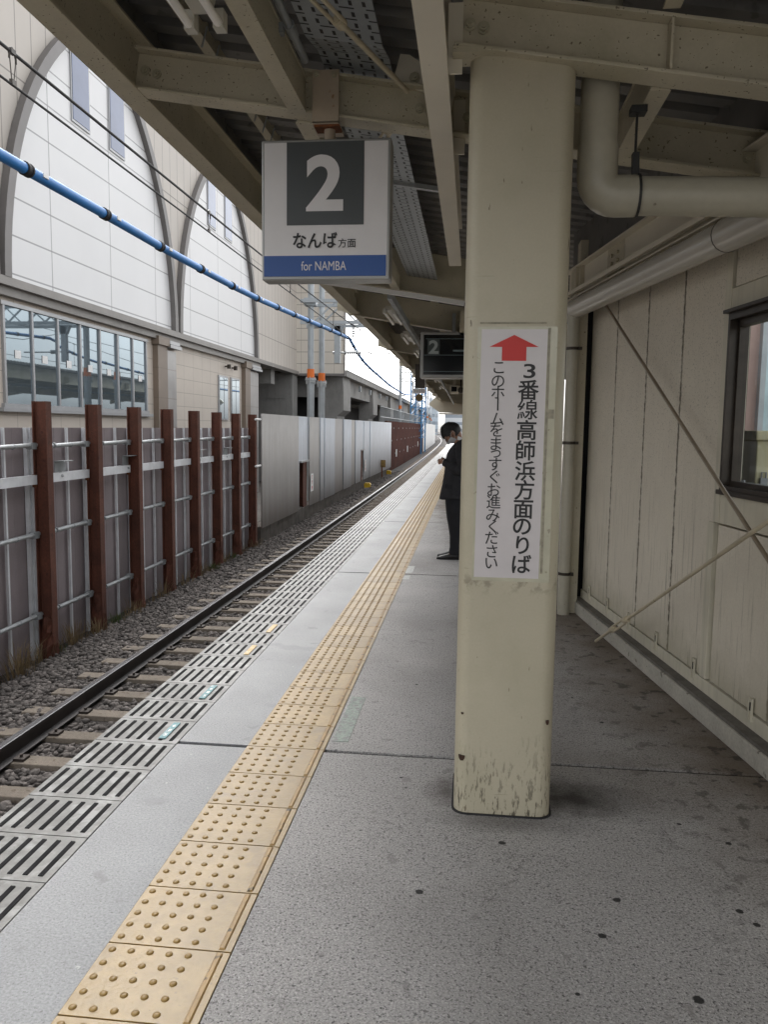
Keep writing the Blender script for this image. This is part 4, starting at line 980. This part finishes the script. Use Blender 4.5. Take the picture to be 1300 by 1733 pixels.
# ------------------------------------------------------------------ hanging number sign
hs_ = thing('hanging_sign', 'square grey-framed platform sign with a big 2 and blue destination band', 'sign', (-.73, 3.95, 2.6))
def sg(px, py): return (-1.045+(px-444)/219*.63, 2.925-(py-243)/229*.657)
mb = MB(); mb.box(-1.045, -.415, 3.90, 4.02, 2.268, 2.925); mb.build('box', M['sign_frame'], hs_, bevel=.006)
def plate(px0, py0, px1, py1, d, m_, name):
    x0, z1 = sg(px0, py0); x1, z0 = sg(px1, py1); mb = MB(); mb.box(x0, x1, 3.9-d, 3.9-d+.003, z0, z1); return mb.build(name, M[m_], hs_)
plate(449, 248, 658, 466, .002, 'sign_white', 'face'); plate(487.5, 247.5, 618.5, 382, .004, 'sign_grey', 'number_field'); plate(448, 432, 657, 466, .0045, 'sign_blue', 'blue_band')
fs_ = lambda u, v: (*[sg(u, v)[0]], 3.8945, sg(u, v)[1])
k_ = .63/219
def sign_text(txt, cx, cy, w_, h_, m_, bold, name):
    mb = MB(); X, Z = sg(cx, cy); letter(mb, txt, X, Z, lambda u, v: (u, 3.8945, v), height=h_*k_, width=w_*k_, bold=bold); mb.build(name, M[m_], hs_)
sign_text('2', 552, 314, 63, 91, 'sign_white', .03, 'number'); sign_text('なんば', 536, 407, 76, 26, 'ink', .020, 'lettering')
sign_text('方面', 590.5, 412, 30, 15, 'ink', .008, 'small_lettering'); sign_text('for NAMBA', 551, 449, 77, 15, 'sign_white', 0, 'latin_lettering')
mb = MB(); mb.box(-.80, -.672, 3.915, 3.93, 3.005, 3.245); mb.box(-.80, -.672, 3.915, 4.08, 2.995, 3.01); br = mb.build('bracket', M['rust_plate'], hs_)
bolts([(-.78, 3.915, 3.225), (-.692, 3.915, 3.22)], br, .010)
mb = MB(); mb.box(-.79, -.668, 3.91, 4.0, 2.985, 2.996); mb.build('rusty_lip', M['rust'], br)
mb = MB(); mb.tube([(-.722, 3.96, 2.92), (-.722, 3.96, 3.0)], .027, 14); mb.build('stem', M['rust_plate'], hs_, smooth=True)

# ------------------------------------------------------------------ drain pipes on the right
dp = thing('drain_pipe', 'fat cream drain pipe dropping from the roof and turning level to the right', 'pipe', (.46, 3.3, 2.5))
rp = .0735
mb = MB(); mb.tube([(.460, 3.30, 3.3), (.462, 3.30, 2.62)], rp, 22); mb.build('pipe', M['pipe_cream'], dp, smooth=True)
el = [(.462+.075-.075*math.cos(t), 3.30, 2.545-.075*math.sin(t)) for t in [math.pi/2*k/7 for k in range(8)]]
mb = MB(); mb.tube([(.462, 3.30, 2.66)]+el+[(.612, 3.30, 2.470)], rp+.005, 22); mb.build('elbow', M['pipe_cream'], dp, smooth=True)
mb = MB(); mb.tube([(.60, 3.30, 2.470), (1.33, 3.30, 2.450)], rp, 22); mb.build('pipe', M['pipe_cream'], dp, smooth=True)
mb = MB(); mb.tube([(.612, 3.30, 2.47), (.622, 3.30, 2.47)], rp+.008, 22); mb.bar((.607, 3.30, 2.54), (.605, 3.30, 2.63), .025, .035); mb.bar((.604, 3.30, 2.60), (.612, 3.34, 2.81), .010, .010); mb.box(.585, .645, 3.31, 3.37, 2.79, 2.815)
mb.build('hanger_clamp', M['black'], dp)

# right-hand panel wall
WA = Vector((.925, 6.679, 0)); WU = Vector((.1384, -.9904, 0)); WN = Vector((-.9904, -.1384, 0))
def W(s, o, z): return WA+WU*s+WN*o+Vector((0, 0, z))
def wbox(mb, s0, s1, o0, o1, z0, z1): return mb.add([W(s0,o0,z0), W(s1,o0,z0), W(s1,o1,z0), W(s0,o1,z0), W(s0,o0,z1), W(s1,o0,z1), W(s1,o1,z1), W(s0,o1,z1)],
     [(0,3,2,1),(4,5,6,7),(0,1,5,4),(1,2,6,5),(2,3,7,6),(3,0,4,7)])
pw = thing('panel_wall', 'cream lightweight concrete panel wall with grimy seams and a bronze window', 'wall', (1.1, 5, 0))
PO = -.08; seams = [-.20, .468, 1.118, 1.712, 2.27]
for a, b in zip(seams[:-1], seams[1:]):
    mb = MB(); wbox(mb, a+.006, b-.006, PO-.1, PO, .20, 3.0); mb.build('panel', M['alc'], pw, bevel=.003)
def fill_panel(s0, s1, z0, z1, dx=0.): mb = MB(); wbox(mb, s0+.004, s1-.004, PO-.1+dx, PO+dx, z0, z1); return mb.build('panel', M['alc'], pw, bevel=.003)
WS0, WS1, WZ0, WZ1 = 2.34, 4.1, 1.243, 2.172
mb = MB(); wbox(mb, 2.272, WS0, PO-.1, PO+.012, 1.075, 3.0); wbox(mb, 2.21, 2.285, PO-.1, PO+.012, .20, 1.07); mb.build('flashing', M['alc_frame'], pw, bevel=.002)
fill_panel(2.355, 2.93, 2.30, 3.0); fill_panel(2.93, 3.6, 2.30, 3.0); fill_panel(3.6, 4.2, 2.30, 3.0)
mb = MB(); wbox(mb, WS0, 4.15, PO-.1, PO+.008, WZ1+.002, 2.295); wbox(mb, WS0, 4.15, PO-.1, PO+.008, 1.075, WZ0-.002); mb.build('window_band', M['alc_frame'], pw, bevel=.002)
for a, b in ((2.306, 2.93), (2.93, 3.53), (3.53, 4.2)): fill_panel(a, b, .20, 1.062, -.004)
for a, b in ((4.2, 4.9), (4.9, 5.5), (5.5, 6.1), (6.1, 6.7), (6.7, 7.3)): fill_panel(a, b, .20, 3.0)
mb = MB(); wbox(mb, -.25, 7.3, PO-.13, PO-.102, .1, 3.0)
# backing sheet leaves the window opening free
mb = MB(); wbox(mb, -.25, WS0-.06, PO-.13, PO-.102, .1, 3.0); wbox(mb, WS1, 7.3, PO-.13, PO-.102, .1, 3.0); wbox(mb, WS0, WS1, PO-.13, PO-.102, .1, WZ0); wbox(mb, WS0, WS1, PO-.13, PO-.102, WZ1, 3.0); mb.build('backing', M['joint'], pw)
mb = MB(); wbox(mb, -.26, 7.3, PO-.1, 0, 0, .10); mb.build('kerb', M['kerb'], pw, bevel=.006)
mb = MB(); wbox(mb, -.25, 7.3, PO-.1, -.012, .10, .118); mb.build('kerb_cap', M['kerb_top'], pw)
mb = MB(); wbox(mb, -.22, 7.3, PO-.1, PO+.006, .118, .192); mb.build('base_flashing', M['alc_frame'], pw, bevel=.002)
def wclip(s, z, parent=pw):
    mb = MB(); wbox(mb, s-.016, s+.016, PO+.006, PO+.009, z-.06, z+.06)
    for d in (-.016, .012): wbox(mb, s+d, s+d+.004, PO+.009, PO+.017, z-.06, z+.06)
    wbox(mb, s-.016, s+.016, PO+.009, PO+.017, z+.056, z+.06)
    o = mb.build('panel_clip', M['alc_frame'], parent)
    mb = MB(); wbox(mb, s-.007, s+.007, PO+.009, PO+.014, z-.005, z+.035); mb.build('clip_slot', M['joint'], o)
for s_ in (.05, .53, 1.02, 1.55, 2.13, 2.8, 3.4, 4.0): wclip(s_, .215)
wclip(2.73, 2.29); wclip(2.95, 1.08)
# window
mb = MB()
for (s0, s1, z0, z1) in ((WS0, WS0+.022, WZ0, WZ1), (WS1-.05, WS1, WZ0, WZ1), (WS0, WS1, WZ0, WZ0+.035), (WS0, WS1, WZ1-.04, WZ1)): wbox(mb, s0, s1, -.165, PO+.02, z0, z1)
wbox(mb, WS0-.004, WS1, PO+.02, PO+.035, WZ0-.012, WZ0+.012); wbox(mb, WS0-.004, WS1, PO+.02, PO+.05, WZ1-.006, WZ1+.012)
wfr = mb.build('window', M['sash'], pw, bevel=.002)
mb = MB(); sc_, so_ = 3.25, -.15
for (s0, s1, z0, z1, o0) in ((WS0+.020, WS0+.042, WZ0+.035, WZ1-.04, -.135), (WS0+.05, WS1-.05, WZ0+.035, WZ0+.06, -.13), (WS0+.05, WS1-.05, WZ1-.075, WZ1-.04, -.13), (sc_, sc_+.05, WZ0+.07, WZ1-.09, -.165)): wbox(mb, s0, s1, o0-.015, o0+.03, z0, z1)
mb.build('sash', M['sash'], wfr)
mb = MB(); mb.add([W(WS0+.04, -.135, WZ0+.06), W(WS1-.05, -.135, WZ0+.06), W(WS1-.05, -.135, WZ1-.075), W(WS0+.04, -.135, WZ1-.075)], [(0, 1, 2, 3)]); mb.build('pane', M['clearglass'], wfr)
mb = MB(); wbox(mb, WS0+.10, WS0+.135, -.134, -.128, WZ0+.036, WZ0+.07); mb.build('latch', M['galv'], wfr)

# diagonal brace rods in front of the wall
t = tag(MB().tube([W(.42, .05, 2.56), W(1.6, .05, 1.875), W(3.45, .05, .80)], .0105, 10).build('brace_rod', M['rod_dark'], smooth=True), 'thin dark brace rod slanting down across the wall from upper left', 'brace', 'diagonal wall brace rods')
t2 = thing('brace_rod', 'cream brace rod with turnbuckle rising from the floor toward the window', 'brace', W(.919, .12, .047), 'diagonal wall brace rods')
p0, p1 = W(.90, .12, .035), W(3.9, .12, 1.53); d_ = (p1-p0).normalized()
mb = MB(); mb.tube([p0, p0+d_*.42], .011, 10); mb.tube([p0+d_*.68, p1], .011, 10); mb.build('rod', M['rod'], t2, smooth=True)
mb = MB(); q = d_.cross(WN).normalized()
for k in (-1, 1): mb.tube([p0+d_*.40+q*.018*k, p0+d_*.70+q*.018*k], .008, 8)
mb.tube([p0+d_*.38, p0+d_*.43], .022, 10); mb.tube([p0+d_*.67, p0+d_*.72], .022, 10); mb.build('turnbuckle', M['rod'], t2, smooth=True)

# rain pipe along the wall head
t = thing('rain_pipe', 'smooth grey-beige rain pipe running along the top of the panel wall', 'pipe', W(1, .1, 2.5))
mb = MB(); mb.tube([W(-.35, .10, 2.545), W(2.64, .10, 2.492)], .075, 22); mb.build('pipe', M['pvc'], t, smooth=True)
mb = MB(); mb.tube([W(2.63, .10, 2.492), W(7.5, .10, 2.41)], .080, 22); mb.build('pipe', M['pvc'], t, smooth=True)
mb = MB(); mb.tube([W(2.625, .10, 2.492), W(2.632, .10, 2.492)], .0815, 22); mb.build('joint_ring', M['sash'], t)
# eave beam above the wall
mb = MB(); mb.ibeam(W(-.6, .02, 2.655), W(7.2, .02, 2.53), .26, .13, .012, .01); mb.bar(W(-.6, .095, 2.70), W(7.2, .095, 2.575), .03, .03); eb = mb.build('eave_beam', M['cream_light'], cn, bevel=.002)
mb = MB()
for i in range(2):
    for j in range(2): p = W(.62+.13*i, .026, 2.76+.055*j); mb.tube([p, p+WN*.02], .014, 6)
p = W(.5, .026, 2.68); mb.add([W(.5, .028, 2.66), W(.88, .028, 2.655), W(.88, .028, 2.88), W(.5, .028, 2.885)], [(0, 1, 2, 3)]); mb.build('splice_plate', M['cream'], eb)
mb = MB(); mb.add([W(-.6, .0, 2.9), W(7.2, .0, 2.77), W(7.2, .0, 3.4), W(-.6, .0, 3.4)], [(0, 1, 2, 3)]); mb.add([W(-.6, -.02, 2.9), W(7.2, -.02, 2.77), W(7.2, -.02, 3.4), W(-.6, -.02, 3.4)], [(3, 2, 1, 0)]); mb.build('eave_closure', M['deck'], cn)

# column and downpipe beyond the pillar
cl_ = thing('wall_column', 'cream steel column at the far end of the panel wall', 'column', (1.0, 7.05, 0))
mb = MB(); mb.box(.845, .925, 6.80, 6.98, 0, 3.1); mb.box(.84, .935, 6.79, 7.0, 0, .02); mb.build('shaft', M['cream'], cl_, bevel=.004)
mb = MB(); mb.box(.82, 1.0, 6.85, 7.15, 2.62, 2.90); mb.build('beam_seat', M['cream'], cl_, bevel=.004)
dn = thing('downpipe', 'cream downpipe with clamps just behind the pillar', 'pipe', (.80, 6.75, 0))
mb = MB(); mb.tube([(.805, 6.75, 0), (.805, 6.75, 2.52)], .050, 16); pp = mb.build('pipe', M['pipe_cream'], dn, smooth=True)
for z in (.35, 1.45, 2.22):
    mb = MB(); mb.tube([(.805, 6.75, z-.012), (.805, 6.75, z+.012)], .056, 16); mb.box(.85, .875, 6.70, 6.74, z-.012, z+.012); mb.build('clamp', M['sash'], pp)
mb = MB(); mb.box(.93, 1.30, 7.1, 7.2, 0, 3.2); tag(mb.build('gap_shade', M['joint']), 'black sheet painting in the shade of the gap at the end of the panel wall', 'shade sheet')  # black box added to paint the gap's shade

# what shows through the window
cb = thing('equipment_cabinet', 'cream metal cabinet with a padlock seen through the window', 'cabinet', (3, 6.5, 0))
mb = MB(); mb.box(2.045, 4.0, 6.0, 7.0, 0, 1.50); mb.build('body', M['cabinet'], cb, bevel=.01)
mb = MB(); mb.box(2.02, 4.05, 5.95, 7.05, 1.50, 1.57); mb.build('lid', M['cabinet'], cb, bevel=.01)
mb = MB(); mb.box(2.075, 2.125, 5.97, 6.0, 1.16, 1.23); mb.tube([(2.085, 5.985, 1.23), (2.085, 5.985, 1.27), (2.115, 5.985, 1.27), (2.115, 5.985, 1.23)], .006, 6); mb.build('padlock', M['galv_dull'], cb)
nb = thing('neighbour_shelter', 'shelter with blue-grey panes and a pinkish brown wall seen through the window', 'shelter', (5, 9, 0))
mb = MB(); mb.box(2.6, 3.365, 10.0, 10.2, 0, 4.5); mb.build('wall', M['brownwall'], nb)
mb = MB(); mb.box(3.365, 3.425, 9.9, 10.15, 0, 4.5); mb.box(5.0, 5.1, 9.9, 10.1, 0, 4.5); mb.build('frame', M['steelpole'], nb)
mb = MB(); mb.box(3.425, 7, 10.0, 10.1, 0, 4.5); mb.build('pane', M['bluepane'], nb)

# ------------------------------------------------------------------ hanging things under the far roof
dd = thing('departure_display', 'dark departure display with a pale frame and a 2 hanging under the roof', 'display', (-.1, 11.5, 2.6))
mb = MB(); mb.box(-.765, .95, 11.5, 11.85, 2.27, 2.915); mb.build('case', M['sign_frame'], dd, bevel=.01)
mb = MB(); mb.box(-.72, .9, 11.492, 11.5, 2.315, 2.875); mb.build('screen', M['screen'], dd)
mb = MB(); mb.box(-.69, .9, 11.488, 11.492, 2.815, 2.822); mb.box(-.71, .9, 11.488, 11.492, 2.588, 2.594); mb.box(-.71, .9, 11.488, 11.492, 2.358, 2.364); mb.box(-.30, .2, 11.488, 11.492, 2.64, 2.665); mb.build('screen_line', M['screen_line'], dd)
mb = MB(); mb.box(-.665, -.49, 11.488, 11.492, 2.597, 2.81); mb.build('number_field', mat('display_field', (.05, .065, .065), .3, var=.1), dd)
mb = MB(); letter(mb, '2', -.575, 2.703, lambda u, v: (u, 11.486, v), height=.19, width=.14, bold=.03); mb.build('number', mat('display_number', (.38, .42, .42), .4, var=.05), dd)
mb = MB()
for x in (-.3, .5): mb.bar((x, 11.7, 2.9), (x, 11.7, 3.2), .05, .05)
mb.build('hanger', M['galv_dull'], dd)
t = thing('signal_repeater', 'dark box with a small lettered plate and round bronze disc hanging at the roof edge', 'signal', (-1, 15, 2.4))
mb = MB(); mb.box(-1.09, -.905, 15, 15.22, 2.30, 2.74); mb.bar((-1.0, 15.1, 2.7), (-1.0, 15.1, 3.3), .05, .05); mb.build('box', M['sash'], t, bevel=.006)
mb = MB(); mb.box(-1.115, -.895, 14.98, 15.0, 2.195, 2.285); mb.build('plate', M['sign_white'], t)
mb = MB(); rr = random.Random(8)
for k in range(6):
    x = -1.085+.032*k
    mb.box(x-.009, x+.009, 14.977, 14.98, 2.262, 2.266); mb.box(x-.002, x+.002, 14.977, 14.98, 2.215, 2.265); mb.box(x-.010, x+.010, 14.977, 14.98, 2.236, 2.240)
mb.build('lettering', M['ink'], t)
mb = MB(); mb.tube([(-1.01, 15.02, 2.12), (-1.01, 15.10, 2.12)], .068, 20); mb.tube([(-1.01, 15.05, 2.12), (-1.01, 15.05, 2.21)], .012, 6); mb.build('disc', mat('bronze_disc', (.13, .085, .03), .4, .3, var=.2), t, smooth=True)
for k, (x, yy, z, lab) in enumerate(((-.64, 27, 2.86, 'boxy beige camera monitor hanging under the far roof'), (-.40, 26, 2.78, 'round dark platform camera beside the hanging monitor'))):
    t = thing('platform_camera', lab, 'camera', (x, yy, z))
    if k == 0:
        mb = MB(); mb.box(x-.14, x+.14, yy, yy+.4, z-.15, z+.13); mb.bar((x, yy+.2, z+.1), (x, yy+.2, z+.6), .1, .1); mb.build('case', M['cream_light'], t, bevel=.01)
        mb = MB(); mb.box(x-.09, x+.09, yy-.01, yy, z-.08, z+.08); mb.build('screen', M['screen'], t)
    else:
        mb = MB(); mb.tube([(x, yy, z), (x, yy+.2, z)], .10, 14); mb.bar((x, yy+.1, z), (x, yy+.1, z+.6), .05, .05); mb.build('case', M['sash'], t, smooth=True)

# ------------------------------------------------------------------ the waiting man
def skinned(verts, edges, radii, root=0, sub=1):
    """grow a continuous surface over a skeleton; returns vertices and faces"""
    me = bpy.data.meshes.new('skeleton'); me.from_pydata([tuple(v) for v in verts], edges, [])
    o = bpy.data.objects.new('skeleton', me); SC.collection.objects.link(o)
    o.modifiers.new('skin', 'SKIN'); sb_ = o.modifiers.new('sub', 'SUBSURF'); sb_.levels = sub; sb_.render_levels = sub
    for i, r in enumerate(radii): me.skin_vertices[0].data[i].radius = r if isinstance(r, tuple) else (r, r)
    me.skin_vertices[0].data[root].use_root = True
    dg = bpy.context.evaluated_depsgraph_get(); ev = bpy.data.meshes.new_from_object(o.evaluated_get(dg))
    out = ([v.co.copy() for v in ev.vertices], [tuple(p.vertices) for p in ev.polygons])
    bpy.data.objects.remove(o); bpy.data.meshes.remove(me); bpy.data.meshes.remove(ev); return out
def ell(cx, cy, z, hx, hy, n=20, tx=0., ty=0., pw=1.0):
    out = []
    for k in range(n):
        t = 2*math.pi*k/n; c, s = math.cos(t), math.sin(t)
        c = math.copysign(abs(c)**pw, c); s = math.copysign(abs(s)**pw, s)
        out.append((cx+hx*c, cy+hy*s, z+tx*hx*c+ty*hy*s))
    return out
PX, PY = -.155, 9.5
man = thing('person', 'man in dark suit and white mask looking down at his phone behind the pillar', 'person', (PX, PY, 0))
V_, E_, R_ = [], [], []
def jv(p, r, par=None):
    V_.append(Vector(p)); R_.append(r)
    if par is not None: E_.append((par, len(V_)-1))
    return len(V_)-1
pel = jv((-.165, PY, .90), .11); sp1 = jv((-.165, PY, 1.08), .105, pel); ch = jv((-.14, PY, 1.27), .11, sp1); nk = jv((-.125, PY, 1.40), .055, ch); hd = jv((-.20, PY, 1.48), .055, nk)
tips = []
for sd_ in (-1, 1):
    sh_ = jv((-.125, PY+.17*sd_, 1.335), .055, ch); elb = jv((-.10, PY+.235*sd_, 1.10), .042, sh_); wr = jv((-.300, PY+.10*sd_, 1.155), .026, elb)
    pm = jv((-.345, PY+.062*sd_, 1.168), (.034, .018), wr)
    for f in range(4):
        b_ = jv((-.372-.004*(f == 1), PY+(.050+.002*f)*sd_, 1.188-.017*f), .0085, pm)
        m_ = jv((-.390-.006*(f in (1, 2)), PY+.034*sd_, 1.186-.016*f), .008, b_)
        jv((-.388, PY+.012*sd_, 1.178-.015*f), .0072, m_)
    tb = jv((-.335, PY+.038*sd_, 1.198), .010, pm); jv((-.358, PY+.020*sd_, 1.208), .0085, tb)
    hp = jv((-.175, PY+.085*sd_, .82), .085, pel); kn = jv((-.178, PY+.095*sd_, .48), .055, hp); an = jv((-.155, PY+.10*sd_, .09), .04, kn); jv((-.25, PY+.105*sd_, .04), .03, an)
bv, bf = skinned(V_, E_, R_, pel, 1)
# head: sculpted sphere pitched forward, in the same mesh
HC = Vector((-.240, PY, 1.502)); pit = R(57)
fwd = Vector((-math.cos(pit), 0, -math.sin(pit))); upv = Vector((-math.sin(pit), 0, math.cos(pit))); side = Vector((0, -1, 0))
def hp_(f, s, u): return HC+fwd*f+side*s+upv*u
def headshape(n=28, m=20, grow=0., sel=None):
    vs, fs = [], []
    for i in range(m+1):
        th = math.pi*i/m
        for k in range(n):
            ph = 2*math.pi*k/n
            x, y, z = math.sin(th)*math.cos(ph), math.sin(th)*math.sin(ph), math.cos(th)
            f = .116*x; s = .086*y; u = .130*z
            if z < -.1: s *= 1+.35*(z+.1); f *= 1+.12*(z+.1)*(1 if x > 0 else 3.0)
            if x > .2: f *= 1-.10*abs(z)
            if x > .75 and abs(y) < .22 and -.38 < z < .05: f += .024*(1-abs(y)/.22)*(1-abs(z+.22)/.30 if abs(z+.22) < .30 else 0)   # nose
            if x > .6 and .12 < abs(y) < .55 and .0 < z < .22: f -= .008                                                             # eye sockets
            if x > .7 and -.62 < z < -.46: f += .005                                                                                  # lips
            r = 1+grow
            vs.append(hp_(f*r+(grow*.01), s*r, u*r))
    for i in range(m):
        for k in range(n):
            q = (i*n+k, i*n+(k+1) % n, (i+1)*n+(k+1) % n, (i+1)*n+k)
            th = math.pi*(i+.5)/m; ph = 2*math.pi*(k+.5)/n
            if sel is None or sel(math.sin(th)*math.cos(ph), math.sin(th)*math.sin(ph), math.cos(th)): fs.append(q)
    return vs, fs
mb = MB(); mb.add(bv, bf); mb.add(*headshape())
for sd_ in (-1, 1):        # ears
    rings = []
    for k, (w_, o_e) in enumerate(((.4, .078), (1, .088), (.9, .096), (.3, .098))):
        rings.append([hp_(-.012+.020*w_*math.cos(t)-.006*math.sin(t), sd_*o_e, -.012+.033*w_*math.sin(t)) for t in [2*math.pi*j/12 for j in range(12)]])
    mb.loft(rings)
body = mb.build('body', M['skin'], man, smooth='all')
hv, hf = headshape(32, 24, .10, lambda x, y, z: (z > .30 and x > .0) or (x <= .0 and z > -.50) or (z > .12 and x < .55) or (x < .30 and z > -.02 and abs(y) > .6))
rr = random.Random(4); hv = [v+Vector((rr.uniform(-1, 1), rr.uniform(-1, 1), rr.uniform(-1, 1)))*.0035 for v in hv]
mb = MB(); mb.add(hv, hf)
for k in range(420):       # short strands break up the outline
    th, ph = rr.uniform(.05, 1.75), rr.uniform(0, 6.283); x, y, z = math.sin(th)*math.cos(ph), math.sin(th)*math.sin(ph), math.cos(th)
    if x > .45 and z < .32: continue
    p = hp_(.126*x, .094*y, .142*z); d = (fwd*(.5*x+.55)+side*y*.5+upv*(.1-.8*(1-z))).normalized(); t = d.cross(p-HC).normalized()*.004
    n_ = (p-HC).normalized(); mb.add([p-t, p+t, p+d*.030+n_*.006], [(0, 1, 2)])
hair = mb.build('hair', M['hair'], man, smooth='all')
mv, mf = headshape(36, 28, .07, lambda x, y, z: x > .25-.45*0 and -.80 < z < -.06 and (z < -.06-.25*max(0, .75-x)))
mb = MB(); mb.add(mv, mf)
for sd_ in (-1, 1): mb.tube([hp_(.055, .080*sd_, -.034), hp_(.01, .096*sd_, .010), hp_(-.030, .097*sd_, -.002)], .0022, 5); mb.tube([hp_(.05, .076*sd_, -.080), hp_(.0, .094*sd_, -.04), hp_(-.028, .097*sd_, -.012)], .0022, 5)
mk = mb.build('face_mask', M['mask'], man, smooth='all'); sol = mk.modifiers.new('thick', 'SOLIDIFY'); sol.thickness = .003
mb = MB()
for sd_ in (-1, 1): mb.tube([hp_(.114, .012*sd_, .014), hp_(.100, .058*sd_, .018), hp_(.02, .094*sd_, .02)], .002, 5); mb.loft([[hp_(.118-.003*k, sd_*(.036+.023*math.cos(t)), .004+.016*math.sin(t)) for t in [2*math.pi*j/12 for j in range(12)]] for k in (0, .4)])
mb.build('glasses', M['sash'], man)
# jacket: body plus sleeves
mb = MB(); n = 26
tor = [(.725, -.175, .192, .215), (.735, -.175, .196, .218), (.85, -.172, .182, .212), (.98, -.165, .160, .200), (1.06, -.163, .152, .198), (1.16, -.158, .156, .208), (1.26, -.145, .150, .215), (1.33, -.130, .125, .200), (1.375, -.118, .090, .140), (1.41, -.115, .066, .082), (1.43, -.118, .058, .066)]
rings = []
for z, cx, hx, hy in tor:
    rg = ell(cx, PY, z, hx, hy, n, pw=.88); fold = []
    for k, (x, y, zz) in enumerate(rg):
        wv = .007*math.sin(5*math.pi*2*k/n+z*23)*(1 if z < 1.3 else .2)+.004*math.sin(11*k+z*57); c_ = (x-cx)/hx; fold.append((x+wv*c_, y+wv*(y-PY)/hy, zz+.012*math.sin(3*k/n*6.28) * (z < .74)))
    rings.append(fold)
mb.loft(rings, cap=False)
jk = mb.build('jacket', M['suit'], man, smooth='all', subsurf=1)
for sd_ in (-1, 1):
    cp = [(-.115, PY+.165*sd_, 1.345), (-.115, PY+.215*sd_, 1.30), (-.105, PY+.238*sd_, 1.20), (-.095, PY+.242*sd_, 1.11), (-.125, PY+.232*sd_, 1.075), (-.20, PY+.18*sd_, 1.095), (-.27, PY+.125*sd_, 1.135), (-.312, PY+.092*sd_, 1.155)]
    rad = [.070, .076, .070, .066, .066, .060, .051, .047]; sp = smooth_pts(cp, 4); rs = list(np.interp(np.linspace(0, len(rad)-1, len(sp)), range(len(rad)), rad))
    rs = [r*(1+.05*math.sin(i*2.1)) for i, r in enumerate(rs)]
    mb = MB(); mb.tube(sp, rs, 16, cap=False); mb.build('sleeve', M['suit'], jk, smooth='all')
    mb = MB(); mb.tube([(-.305, PY+.097*sd_, 1.152), (-.322, PY+.084*sd_, 1.158)], .036, 14, cap=False); mb.build('cuff', M['shirt'], jk, smooth=True)
    # lapel / pocket flap
    mb = MB(); mb.add([(-.30, PY+.165*sd_, .905), (-.22, PY+.206*sd_, .90), (-.22, PY+.209*sd_, .85), (-.305, PY+.168*sd_, .855)], [(0, 1, 2, 3)]); o = mb.build('pocket_flap', M['trouser'], jk); so_ = o.modifiers.new('t', 'SOLIDIFY'); so_.thickness = .006; so_.offset = 0
mb = MB(); mb.loft([ell(-.125, PY, 1.405, .068, .074, 20, tx=-.25), ell(-.135, PY, 1.455, .062, .064, 20, tx=-.45)], cap=False); o = mb.build('shirt_collar', M['shirt'], man, smooth=True); so_ = o.modifiers.new('t', 'SOLIDIFY'); so_.thickness = .004
mb = MB()
for sd_ in (-1, 1):
    ly = PY+.098*sd_
    prof_l = [(.90, -.170, .130, .105), (.78, -.188, .118, .098), (.62, -.190, .102, .088), (.50, -.185, .088, .080), (.40, -.172, .083, .076), (.28, -.166, .078, .070), (.15, -.160, .076, .067), (.085, -.165, .080, .066), (.06, -.165, .076, .064)]
    rings = []
    for z, cx, hx, hy in prof_l:
        rings.append([(x+.006*math.sin(z*40+k)*(z < .6), y+.005*math.sin(z*33+2*k), zz) for k, (x, y, zz) in enumerate(ell(cx, ly, z, hx, hy, 18))])
    mb.loft(rings, cap=False)
mb.build('trousers', M['trouser'], man, smooth='all')
for sd_ in (-1, 1):
    ly = PY+.10*sd_; mb = MB(); rings = []
    for x, hw, h in ((-.095, .022, .055), (-.105, .032, .075), (-.15, .036, .088), (-.20, .036, .085), (-.25, .040, .068), (-.30, .044, .052), (-.345, .040, .042), (-.375, .026, .032), (-.388, .010, .022)):
        rings.append([(x, ly+hw*math.cos(t), max(.001, h/2+h/2*math.sin(t))) for t in [2*math.pi*k/14 for k in range(14)]])
    mb.loft(rings); s_o = mb.build('shoe', M['shoe'], man, smooth='all')
    mb = MB(); mb.prism([(-.386, -.012), (-.345, -.043), (-.29, -.046), (-.2, -.036), (-.1, -.034), (-.09, 0), (-.1, .034), (-.2, .036), (-.29, .046), (-.345, .043), (-.386, .012)], lambda u, v, t: (u, ly+v, t), 0, .012); mb.build('sole', M['rubber'], s_o)
ph_ = thing('mobile_phone', 'dark mobile phone held in both hands by the man in the suit', 'phone', (-.37, PY, 1.19))
mb = MB(); mb.bar((-.315, PY, 1.205), (-.405, PY, 1.178), .075, .008, (0, 0, 1)); mb.build('case', M['rubber'], ph_, bevel=.003)
mb = MB(); mb.bar((-.320, PY, 1.208), (-.400, PY, 1.184), .066, .002, (0, 0, 1)); mb.build('screen', M['screen'], ph_)
